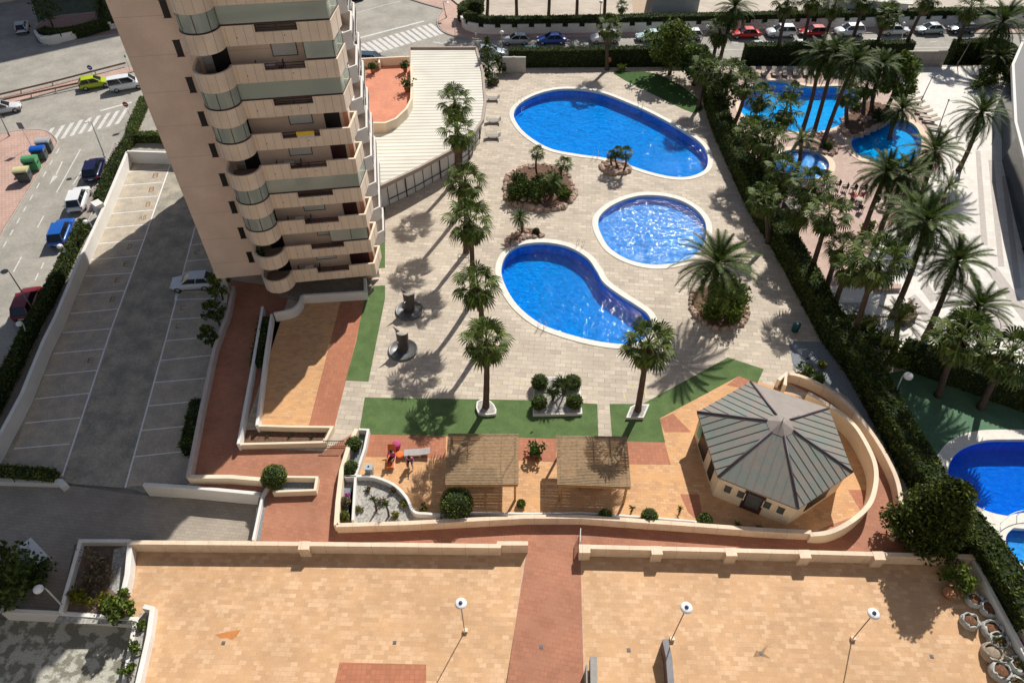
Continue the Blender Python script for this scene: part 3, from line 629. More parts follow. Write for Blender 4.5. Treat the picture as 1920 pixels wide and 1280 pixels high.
# planters on the turf
def planter(px,label,z=0):
    xy=ccw(XY(px,ZD+.3)); b=MB(); b.slab(xy,ZD,ZD+.28); o=tag(b.build('planter',[white_w]),label,'planter')
    b=MB(); b.poly(offs(xy,.12,True),ZD+.286); b.build('gravel_fill',gravel_w,o); return o
planter([(1000,706),(1086,706),(1092,775),(999,777)],'square white gravel planter with four clipped balls and yuccas')
planter(smooth([(894,752),(912,748),(926,757),(930,775),(897,774)],2),'small quarter-round gravel bed holding the left palm on the turf')
planter([(1182,762),(1192,757),(1218,757),(1207,782),(1174,782)],'small wedge-shaped gravel bed holding the palm near the copper roof')
b=MB(); b.slab(ccw(XY([(700,538),(688,520),(560,527),(546,540),(520,548),(566,560),(684,552)],ZD+.5)),ZD,ZD+.5); tag(b.build('planter',[mat('shaded_bed_soil',(.3,.26,.21),.9,.3,5)]),'long raised bed in front of the tower ground floor','planter')
# rock garden island, islets
rockm=mat('pink_boulder',(.58,.42,.33),.85,.3,3,.4,8)
def rock(b,x,y,z,r,mi=0):
    vs=[];n=7
    for i in range(5):
        a=-math.pi/2*.3+i*(math.pi/2*1.3)/4
        for j in range(n):
            t=2*math.pi*j/n; k=r*R.uniform(.8,1.15); vs.append((x+k*math.cos(t)*math.cos(a),y+k*math.sin(t)*math.cos(a),z+k*.75*math.sin(a)))
    fs=[(i*n+j,i*n+(j+1)%n,(i+1)*n+(j+1)%n,(i+1)*n+j) for i in range(4) for j in range(n)]; fs.append(tuple(4*n+j for j in range(n)))
    b.add(vs,fs,mi)
def island(px,label,zt=.35,rr=(.25,.55),step=.55,soilm=None):
    xy=ccw(smooth(XY(px),4)); cx=sum(p[0] for p in xy)/len(xy); cy=sum(p[1] for p in xy)/len(xy)
    root=empty('rock_garden',(cx,cy,ZD),0,label,'rock garden'); l=[(x-cx,y-cy) for x,y in xy]
    b=MB(); b.slab(offs(l,.2,True),0,zt); b.build('soil_mound',soilm or soil,root)
    d=0
    for i in range(len(l)):
        a=Vector(l[i]);c=Vector(l[(i+1)%len(l)]); L=(c-a).length
        while d<L:
            p=a.lerp(c,d/L); b=MB(); rock(b,p.x+R.uniform(-.1,.1),p.y+R.uniform(-.1,.1),.1,R.uniform(*rr)); b.build('boulder',rockm,root); d+=step*R.uniform(.7,1.2)*1.15
        d-=L
    for i in range(int(len(l)*.4)):
        q=Vector(l[R.randrange(len(l))])*R.uniform(.1,.85); b=MB(); rock(b,q.x,q.y,zt,R.uniform(*rr)*.8); b.build('boulder',rockm,root)
    return root
island([(948,360),(952,335),(975,318),(1010,312),(1045,318),(1068,338),(1074,368),(1060,385),(1028,396),(990,388),(960,382)],'large oval rock garden island between the egg-shaped and kidney pools')
island([(952,462),(958,443),(985,432),(1010,435),(1018,443),(985,447),(965,458)],'small curved rock border at the head of the kidney pool',.15,(.2,.4),.5)
island([(1127,312),(1142,305),(1165,306),(1180,316),(1170,324),(1140,324)],'small boulder islet with three little palms on the egg-shaped pool rim',.2,(.3,.5),.5)
island([(1294,570),(1310,545),(1360,535),(1395,560),(1400,595),(1370,615),(1325,610)],'round boulder-edged bed under the big feather palm',.3,(.2,.4),.5)
island([(1580,240),(1590,215),(1620,195),(1665,205),(1670,225),(1640,240),(1600,258)],'rocky bed between the two bright neighbouring pools',.4,(.3,.6),.6)
island([(1500,268),(1540,252),(1565,270),(1560,290),(1520,278)],'rocky bed with clipped balls above the paddling pool',.3,(.3,.5),.6)
# street side wall with battlements
wl=XY([(869,40),(868,52),(880,60),(910,65),(960,65),(1200,61),(1440,55),(1700,50),(2100,42)],0)
wl=smooth(wl,3,False)
root=empty('battlemented_wall',(0,0,0),0,'long low white wall with battlements along the far street','wall')
b=MB(); b.wall(wl,0,1.05,.3); b.build('wall_base',white_w,root)
b=MB(); acc=0; 
for i in range(len(wl)-1):
    a=Vector(wl[i]);c=Vector(wl[i+1]);L=(c-a).length; d=(c-a).normalized(); ang=math.atan2(d.y,d.x)
    while acc<L:
        p=a+d*acc; b.box((p.x,p.y,1.3),(1.75,.32,.5),ang); acc+=2.6
    acc-=L
b.build('battlement',white_w,root)
w2=smooth(XY([(70,68),(78,80),(92,84),(120,80),(160,70),(230,52),(330,40)],0),3,False)
root=empty('battlemented_wall',(0,0,0),0,'short curving white stepped wall in the shade at upper left','wall')
b=MB(); b.wall(w2,0,.9,.3); b.build('wall_base',white_w,root); b=MB()
for i in range(2,len(w2)-1,2): b.box((w2[i][0],w2[i][1],1.1),(1.5,.32,.4),math.atan2(w2[i+1][1]-w2[i][1],w2[i+1][0]-w2[i][0]))
b.build('battlement',white_w,root)
# ------------------------------------------------------------ hexagonal pavilion
ZE=ZD+2.75
EV=[P(u,v,ZE) for u,v in ((1307,772),(1407,715),(1554,765),(1599,885),(1497,954),(1346,894))]
cx=sum(p[0] for p in EV)/6; cy=sum(p[1] for p in EV)/6
pav=empty('pavilion',(cx,cy,ZD),0,'hexagonal pavilion with weathered copper roof and cream walls','pavilion')
copper=mat('weathered_copper',(.245,.21,.18),.6,.2,1.3,c2=(.18,.215,.19),spec=.5)
cop2=mat('brown_copper',(.30,.26,.235),.45,.12,1.5)
l=[Vector((p[0]-cx,p[1]-cy,2.75)) for p in EV]; ap=Vector((0,0,5.0)); cr=.16
capr=[ap.lerp(q,cr) for q in l]; seam=MB(); ridge=MB()
for i in range(6):
    a,c=l[i],l[(i+1)%6]; ca,cc=capr[i],capr[(i+1)%6]
    b=MB(); dn=Vector((0,0,-.14)); b.add([a,c,cc,ca,a+dn,c+dn],[(0,1,2,3),(1,0,4,5)]); b.build('roof_panel',cop2 if i==1 else copper,pav)
    b2=(c-a); e=b2.normalized(); mid=(a+c)/2; inn=(ap-mid); inn=(inn-e*inn.dot(e))
    L=b2.length; nS=9
    if i!=1:
        for j in range(1,nS):
            t=j/nS; p=a+b2*t; f=min(t,1-t)*2; q=p+inn*min(f,1-cr)
            seam.beam(p+Vector((0,0,.03)),q+Vector((0,0,.03)),.028,.035)
    ridge.tube([a+Vector((0,0,.02)),ca+Vector((0,0,.04))],.09,6)
seam.build('roof_seams',mat('dark_seam',(.20,.18,.17),.5,.2,3),pav); ridge.build('ridge_rolls',mat('plum_ridge',(.10,.07,.09),.5,.2,3),pav)
b=MB(); cp=[q+Vector((0,0,.12)) for q in capr]; cl=[ap.lerp(q,cr*1.15)+Vector((0,0,.03)) for q in l]; apx=ap+Vector((0,0,.12))
for i in range(6): b.add([cl[i],cl[(i+1)%6],apx],[(0,1,2)]); b.add([cl[i]-Vector((0,0,.15)),cl[(i+1)%6]-Vector((0,0,.15)),cl[(i+1)%6],cl[i]],[(0,1,2,3)])
b.build('roof_cap',cop2,pav)
b=MB(); b.tube([apx-Vector((0,0,.05)),apx+Vector((0,0,.5))],[.05,.01],6); b.build('finial',steel,pav)
wl6=ccw([(q.x*.93,q.y*.93) for q in l]); 
b=MB(); b.wall(wl6,0,2.72,.2,closed=True); b.build('wall',cream_w,pav)
g6=ccw([(q.x*.905,q.y*.905) for q in l]); b=MB(); b.poly(g6,2.6); b.build('ceiling',cream_w,pav)
def onwall(i0,i1,t,z,w_,h_,name,m,out=.13,fr=None):
    a=Vector((l[i0].x*.93,l[i0].y*.93,0)); c=Vector((l[i1].x*.93,l[i1].y*.93,0)); p=a.lerp(c,t); d=(c-a).normalized(); n=Vector((d.y,-d.x,0)); 
    if n.dot(p)<0: n=-n
    b=MB(); b.box((p.x+n.x*out,p.y+n.y*out,z),(w_,.06,h_),math.atan2(d.y,d.x)); o=b.build(name,m,pav)
    if fr:
        b=MB(); ang=math.atan2(d.y,d.x)
        for s in (-1,1): b.box((p.x+n.x*(out+.02)+d.x*s*w_/2,p.y+n.y*(out+.02)+d.y*s*w_/2,z),(.06,.1,h_+.1),ang)
        b.box((p.x+n.x*(out+.02),p.y+n.y*(out+.02),z-h_/2),(w_+.1,.14,.07),ang); b.build('window_frame',fr,o)
greyglass=mat('grey_window_glass',(.10,.11,.11),.15,.2,3)
for t in (.14,.32,.68,.86): onwall(5,4,t,1.5,.55,.75,'window',greyglass,fr=cream_w)
onwall(5,4,.5,1.15,1.45,2.2,'door',mat('dark_red_door',(.06,.02,.02),.5,.1,3))
onwall(5,4,.5,1.35,1.0,1.6,'door_glass',greyglass,.18)
onwall(0,5,.35,1.3,1.6,2.0,'side_opening',darkin); onwall(0,5,.75,1.3,.8,1.8,'side_opening',darkin); onwall(4,3,.5,1.35,2.2,1.5,'side_opening',darkin)
onwall(0,5,.2,1.9,.5,1.0,'green_banner',mat('mint_cloth',(.15,.55,.38),.7,.1,3),.35)
# ------------------------------------------------------------ pergolas
wood=mat('weathered_pine',(.36,.25,.14),.8,.3,4,.2,30,c2=(.25,.175,.10)); wood2=mat('oiled_pine_posts',(.46,.25,.09),.7,.2,4)
def pergola(px,label,skew=0):
    z=ZD+2.5; c=[Vector(P(u,v,z)) for u,v in px]; m=sum(c,Vector())/4
    root=empty('pergola',(m.x,m.y,ZD),0,label,'pergola'); c=[p-Vector((m.x,m.y,ZD)) for p in c]
    b=MB(); n=34
    for i in range(n+1):
        t=i/n; a=c[0].lerp(c[3],t); d=c[1].lerp(c[2],t); b.beam(a+Vector((-.05,0,R.uniform(-.01,.01))),d+Vector((.05,0,R.uniform(-.01,.01))),.082,.04)
    b.build('roof_slats',wood,root)
    b=MB()
    for t in (.04,.28,.52,.76,.96): b.beam(c[0].lerp(c[1],t)-Vector((0,0,.1)),c[3].lerp(c[2],t)-Vector((0,0,.1)),.07,.16)
    b.beam(c[3]-Vector((0,.04,.14)),c[2]-Vector((0,.04,.14)),.06,.22); b.beam(c[0]-Vector((0,-.04,.14)),c[1]-Vector((0,-.04,.14)),.06,.22)
    b.build('beam',wood2,root)
    for q in ((.04,.04),(.96,.04),(.04,.96),(.96,.96)):
        p=c[0].lerp(c[1],q[0]).lerp(c[3].lerp(c[2],q[0]),q[1]); b=MB(); b.box((p.x,p.y,p.z/2-.12),(.15,.15,p.z-.24)); b.build('post',wood2,root)
    b=MB(); a0=c[0].lerp(c[3],.15)
    b.box((0,-.2,.74),(2.0,.75,.05)); 
    for sx in (-.8,.8): b.box((sx,-.2,.36),(.08,.6,.72))
    for sy in (-.85,.45): b.box((0,sy,.44),(2.0,.28,.05)); [b.box((sx,sy,.2),(.06,.24,.4)) for sx in (-.8,.8)]
    o=b.build('picnic_table',wood); o.location=(m.x,m.y,ZD); tag(o,'wooden picnic table in the shade under '+('the left pergola' if 'left' in label else 'the right pergola'),'table')
    return root
pergola([(841,813),(971,814),(971,907),(836,907)],'slatted timber pergola, left one of the two beside the turf')
pergola([(1044,817),(1174,819),(1182,912),(1046,907)],'slatted timber pergola, right one, crossed by a palm shadow')
# ------------------------------------------------------------ dark edged building at the right border
rb=empty('glass_building',(0,0,0),0,'dark glazed building with pale roof edge at the right border','building')
zb_=6.0
fx=XY([(1923,66),(1899,122),(1904,230),(1930,330),(1960,430),(2300,430),(2300,60)],zb_); b=MB(); b.slab(ccw(fx),zb_-.3,zb_,bottom=True); b.build('roof',mat('dark_roof_sheet',(.06,.065,.07),.6,.2,2),rb); b=MB(); b.wall(fx[:5],zb_-.3,zb_+.1,.3); b.build('roof_edge',white_w,rb)
b=MB(); b.slab(offs(ccw(fx),.8,True),ZD,zb_-.4); b.build('glass_front',mat('dark_facade_glass',(.02,.03,.045),.12,.2,2),rb)
fo=offs(ccw(fx),.75,True); mu=mat('grey_mullion',(.05,.06,.065),.5,.1,2)
for i in range(len(fo)):
    a=Vector(fo[i]);c=Vector(fo[(i+1)%len(fo)])
    if min(a.x,c.x)>60: continue
    for j in range(int((c-a).length/2)):
        p=a.lerp(c,j*2/(c-a).length)
        if p.x<52: b=MB(); b.beam((p.x,p.y,ZD),(p.x,p.y,zb_-.3),.1); b.build('mullion',mu,rb)
# white sheds past the far street
sh=empty('warehouse',(0,0,0),0,'pale blue-grey warehouse box at the top edge beyond the street wall','building')
b=MB(); b.slab(ccw(XY([(1222,24),(1308,24),(1330,-90),(1245,-90)],.35)),.35,3.4); b.build('wall',mat('pale_blue_sheet',(.34,.40,.42),.6,.1,1),sh); b=MB(); b.slab(ccw(XY([(1222,-8),(1312,-8),(1330,-120),(1245,-120)],3.4)),3.4,3.7,bottom=True); b.build('roof',white_w,sh)
sh=empty('market_hall',(0,0,0),0,'white ribbed roof of a low hall beyond the hedge at top right','building')
q=ccw(XY([(1560,-3),(1712,10),(1700,-60),(1560,-60)],3.4)); b=MB(); b.slab(q,3.3,3.5,bottom=True); b.build('roof',ribw,sh)
b=MB(); b.slab(offs(q,.5,True),.35,3.3); b.build('wall',white_w,sh)

# the block of flats the picture is taken from: its sunlit front throws light back on the tower
hb_=empty('apartment_block',(0,0,0),0,'cream block of flats rising behind the near terrace','building')
b=MB(); b.slab([(-46,-18),(46,-18),(46,-3.2),(-46,-3.2)],0,66); b.build('wall',mat('tan_render',(.60,.56,.51),.85,.1,1),hb_)
b=MB(); q=[(-40,-3.3),(-40,-1.7),(-6,-1.7),(-6,-3.3)]
for k in range(21): b.wall(q,3+k*3,4.1+k*3,.14); b.slab(q,3+k*3,3.2+k*3,bottom=True)
b.build('balcony_rows',mat('tan_render',(.60,.56,.51)),hb_); b=MB()
q=[(6,-3.3),(6,-1.7),(40,-1.7),(40,-3.3)]
for k in range(21): b.wall(q,3+k*3,4.1+k*3,.14); b.slab(q,3+k*3,3.2+k*3,bottom=True)
b.build('balcony_rows',mat('tan_render',(.60,.56,.51)),hb_)
# ------------------------------------------------------------ plants
hedge_l=leafmat('hedge_leaf',(.02,.045,.008),(.13,.17,.03)); hedge_c=mat('hedge_core',(.02,.035,.01),.95,.4,3)
bush_l=leafmat('clipped_leaf',(.06,.10,.015),(.18,.24,.05)); tree_l=leafmat('tree_leaf',(.02,.045,.01),(.11,.155,.035))
gold_l=leafmat('golden_leaf',(.08,.09,.01),(.26,.25,.03)); dry_l=leafmat('dry_leaf',(.14,.11,.07),(.30,.24,.16))
fan_l=leafmat('fan_palm_leaf',(.016,.042,.009),(.165,.215,.045),.55,.15,.25); date_l=leafmat('date_palm_leaf',(.016,.036,.01),(.115,.16,.038),.6,.12,.2); young_l=leafmat('young_palm_leaf',(.07,.10,.012),(.2,.23,.04),.4,.5)
skirt_l=leafmat('dead_frond',(.12,.085,.045),(.26,.19,.11))
bark=mat('palm_bark',(.13,.085,.065),.95,.35,3,.6,12); bark2=mat('tree_bark',(.10,.075,.055),.95,.3,3,.5,12)
def hedge(px,w,h,label,z=ZD,dens=70,ls=.15,m=None,zb=None,base=True,wob=.12):
    xy=smooth(XY(px,z),3,False); b=MB(); n=len(xy); zb=z if zb is None else zb
    b.wall(xy,zb,z+h-.08,w-.16); o=tag(b.build('hedge',hedge_c),label,'hedge'); pts=[]
    for i in range(n-1):
        a=Vector(xy[i]);c=Vector(xy[i+1]);d=(c-a);L=d.length;d.normalize();nn=Vector((-d.y,d.x))
        hh=z+h-zb
        for k in range(int(L*w*dens)):
            q=a+d*R.uniform(0,L)+nn*R.uniform(-w/2,w/2); pts.append((q.x,q.y,z+h-.05+R.gauss(0,wob*.5)))
        for s in (-1,1):
            for k in range(int(L*hh*dens*.8)):
                q=a+d*R.uniform(0,L)+nn*s*(w/2-.05+R.gauss(0,wob*.6)); pts.append((q.x,q.y,zb+R.uniform(0,hh)))
    for e in (0,n-1):
        d=(Vector(xy[1])-Vector(xy[0]) if e==0 else Vector(xy[-1])-Vector(xy[-2])).normalized(); nn=Vector((-d.y,d.x))
        for k in range(int(w*h*dens)):
            q=Vector(xy[e])+nn*R.uniform(-w/2,w/2)+d*R.gauss(0,.08); pts.append((q.x,q.y,zb+R.uniform(0,z+h-zb)))
    b=MB(); b.leaves(pts,ls); b.build('foliage',m or hedge_l,o); return o
BALL={}
def ball(u,v,r,label,m=None,z=ZD,at_top=False,dens=1.0,name='round_bush',cat='shrub',sq=.95):
    # u,v is the middle of the ball as seen; it sits on the ground of level z
    x,y,_=P(u,v,z+r*.9); o=empty(name,(x,y,z),0,label,cat); b=MB(); c=Vector((0,0,r*.9))
    prof=[(r*.9*math.sin(t*math.pi/8),-r*.9*sq*math.cos(t*math.pi/8)) for t in range(1,8)]
    b.lathe(prof,c,12); b.tube([(0,0,0),(0,0,r*.3)],.06,6); b.build('stem',hedge_c,o)
    pts=[]
    for i in range(int(800*r*r*dens)+250):
        d=Vector((R.gauss(0,1),R.gauss(0,1),R.gauss(0,1))).normalized(); pts.append(c+Vector((d.x,d.y,d.z*sq))*r*R.uniform(.9,1.02))
    b=MB(); b.leaves(pts,.10); b.build('foliage',m or bush_l,o); return o
def bush(u,v,r,h,label,m=None,z=ZD,n=260,ls=.2,name='shrub',cat='shrub'):
    x,y,_=P(u,v,z); o=empty(name,(x,y,z),0,label,cat); b=MB()
    for i in range(5):
        t=R.random()*6.28; b.tube([(0,0,0),(math.cos(t)*r*.3,math.sin(t)*r*.3,h*.4),(math.cos(t)*r*.6,math.sin(t)*r*.6,h*.75)],[.05,.035,.015],5)
    b.build('stem',bark2,o); pts=[]
    cl=[Vector((R.gauss(0,r*.4),R.gauss(0,r*.4),h*R.uniform(.3,.8))) for _ in range(7)]
    for i in range(n):
        c=R.choice(cl); pts.append(c+Vector((R.gauss(0,r*.22),R.gauss(0,r*.22),R.gauss(0,h*.16))))
    pts=[p if p.z>.02 else Vector((p.x,p.y,.05)) for p in pts]
    b=MB(); b.leaves(pts,ls); b.build('foliage',m or tree_l,o); return o
def tree(u,v,h,r,label,m=None,z=ZD,n=2600,clumps=38,ls=.26,trunk=.3,cone=False,name='tree',low=.3):
    x,y,_=P(u,v,z); o=empty(name,(x,y,z),0,label,'tree'); b=MB(); top=h*.7
    b.tube([(0,0,0),(.1,0,h*.25),(0,.1,h*.5),(0,0,top)],[trunk,trunk*.75,trunk*.5,trunk*.2],8); cl=[]
    for i in range(clumps):
        f=(i+.5)/clumps; t=i*2.4+R.uniform(-.4,.4); zz=low*h+f*(1-low)*h*.95
        k=(1-f)**.8 if cone else math.sin(math.pi*min(1,max(.08,(f*.82+.14))))
        rr=r*k*R.uniform(.45,1.0); c=Vector((rr*math.cos(t),rr*math.sin(t),zz)); cl.append((c,r*(.22 if not cone else .20)*R.uniform(.7,1.25)))
        if i%3==0: b.tube([(0,0,max(h*.15,zz-rr*.6)),tuple(c*.6+Vector((0,0,.35*(zz-rr*.3)))),tuple(c)],[trunk*.35,trunk*.2,.03],5)
    b.build('trunk',bark2,o); pts=[]
    for i in range(n):
        c,s=R.choice(cl); d=Vector((R.gauss(0,1),R.gauss(0,1),R.gauss(0,.8))); d=d.normalized()*s*R.random()**.4*1.5; pts.append(c+d)
    b=MB(); b.leaves(pts,ls); b.build('crown',m or tree_l,o); return o
# --- palm crowns
def frondpts(az,el,L,droop,n):
    p=Vector((0,0,0)); out=[p.copy()]; e=el; h=Vector((math.cos(az),math.sin(az),0))
    for i in range(n):
        d=h*math.cos(e)+Vector((0,0,math.sin(e))); p=p+d*(L/n); out.append(p.copy()); e-=droop/n
    return out
def fan_crown(seed,nl=30):
    r=random.Random(seed); b=MB()
    for i in range(nl):
        f=i/nl; az=i*2.39996+r.uniform(-.2,.2); el=math.radians(78-125*f+r.uniform(-8,8)); L=r.uniform(.85,1.15)*(.8+.2*math.sin(f*3.1))
        pp=frondpts(az,el,L,math.radians(12+35*f),3)
        side=Vector((-math.sin(az),math.cos(az),0))
        for j in range(3):
            a,c=pp[j],pp[j+1]; w=.035; b.add([a-side*w,a+side*w,c+side*w*.7,c-side*w*.7],[(0,1,2,3)])
        d=(pp[3]-pp[2]).normalized(); up=side.cross(d)*-1; c0=pp[3]; Rf=r.uniform(.82,1.05); ns=13
        for k in range(ns):
            t=(k/(ns-1)-.5)*math.radians(190); dd=(d*math.cos(t)+side*math.sin(t)); tt=Rf*(1-.22*abs(k/(ns-1)-.5)*2)*r.uniform(.9,1.05)
            m1=c0+dd*tt*.6+up*.05*math.cos(t*2); m2=c0+dd*tt*.95-Vector((0,0,1))*tt*r.uniform(.15,.42); pw=dd.cross(up).normalized()*.06*Rf
            b.add([c0,m1-pw,m1+pw],[(0,1,2)]); b.add([m1-pw,m2,m1+pw],[(0,1,2)])
    return b
def skirt(seed,n=40,L=1.25):
    r=random.Random(seed); b=MB()
    for i in range(n):
        az=r.uniform(0,6.28); h=Vector((math.cos(az),math.sin(az),0)); s=Vector((-math.sin(az),math.cos(az),0)); a=h*.15-Vector((0,0,r.uniform(.1,.5))); c=a+h*.35*L-Vector((0,0,.45*L)); e=c+h*.05-Vector((0,0,.45*L))
        b.add([a,c-s*.2,c+s*.2],[(0,1,2)]); b.add([c-s*.2,e,c+s*.2],[(0,1,2)])
    return b
def date_crown(seed,nl=56,L=3.1,nleaf=26,spread=130):
    r=random.Random(seed); b=MB()
    for i in range(nl):
        f=i/nl; az=i*2.39996+r.uniform(-.15,.15); el=math.radians(80-spread*f**.9+r.uniform(-6,6)); LL=L*r.uniform(.88,1.08)*(.75+.35*math.sin(min(1,f*1.3)*1.57))
        pp=frondpts(az,el,LL,math.radians(45+40*f),9); side=Vector((-math.sin(az),math.cos(az),0))
        for j in range(9):
            w=.04*(1-j/10); a,c=pp[j],pp[j+1]; b.add([a-side*w,a+side*w,c+side*w,c-side*w],[(0,1,2,3)])
        for k in range(nleaf):
            t=.14+.86*k/(nleaf-1); q=t*9; j=min(8,int(q)); a=pp[j].lerp(pp[j+1],q-j); d=(pp[j+1]-pp[j]).normalized(); up=side.cross(d)
            up=up if up.z>0 else -up; ll=L*.17*math.sin(math.pi*(.12+.8*t))*r.uniform(.85,1.1)
            for s in (-1,1):
                e=a+(side*s*.80+d*.55+up*.32)*ll-Vector((0,0,ll*.18)); ww=d*.05
                b.add([a-ww,a+ww,e],[(0,1,2)])
    return b
CR={}
def crownmesh(kind,var):
    key=(kind,var)
    if key not in CR:
        b={'F':lambda:fan_crown(var),'D':lambda:date_crown(var),'Y':lambda:date_crown(var,24,2.4,18,95)}[kind]()
        o=b.build('crown',{'F':fan_l,'D':date_l,'Y':young_l}[kind]); CR[key]=o.data; bpy.data.objects.remove(o)
    return CR[key]
SK={}
def palm(kind,cu,cv,bu,bv,label,s=1.0,z=ZD,tr=.2,group=None,sk=True):
    B=Vector(P(bu,bv,z)); T=Vector(PY(cu,cv,B.y)); h=T.z-z
    T.y=B.y+R.uniform(-.2,.2)
    o=empty({'F':'fan_palm','D':'date_palm','Y':'young_palm'}[kind],B,0,label,'palm',group)
    t=T-B; n=10; pts=[];rad=[]; bx,by=R.uniform(-.3,.3),R.uniform(-.25,.25)
    for i in range(n+1):
        f=i/n; q=Vector((t.x*f**1.15+bx*math.sin(math.pi*f),t.y*f+by*math.sin(math.pi*f),t.z*f)); pts.append(q); rad.append(tr*(1.35-.45*f if f>.06 else 1.7)*(1+.05*(i%2)))
    if kind!='F': rad[-1]*=1.5; rad[-2]*=1.25
    b=MB(); b.tube(pts,rad,9); b.build('trunk',bark,o)
    var=R.randrange(5); c=bpy.data.objects.new('crown',crownmesh(kind,var)); C.objects.link(c); c.parent=o; c.location=t; k=s*R.uniform(.94,1.06)*(1.28 if kind=='F' else 1.0)
    c.scale=(k,k,k); c.rotation_euler=(R.uniform(-.08,.08),R.uniform(-.08,.08),R.uniform(0,6.28))
    if sk:
        if kind not in SK: q=skirt(3); e=q.build('dead_fronds',skirt_l); SK[kind]=e.data; bpy.data.objects.remove(e)
        c=bpy.data.objects.new('dead_fronds',SK[kind]); C.objects.link(c); c.parent=o; c.location=t; c.scale=(k,k,k*1.1); c.rotation_euler=(0,0,R.uniform(0,6.28))
    return o
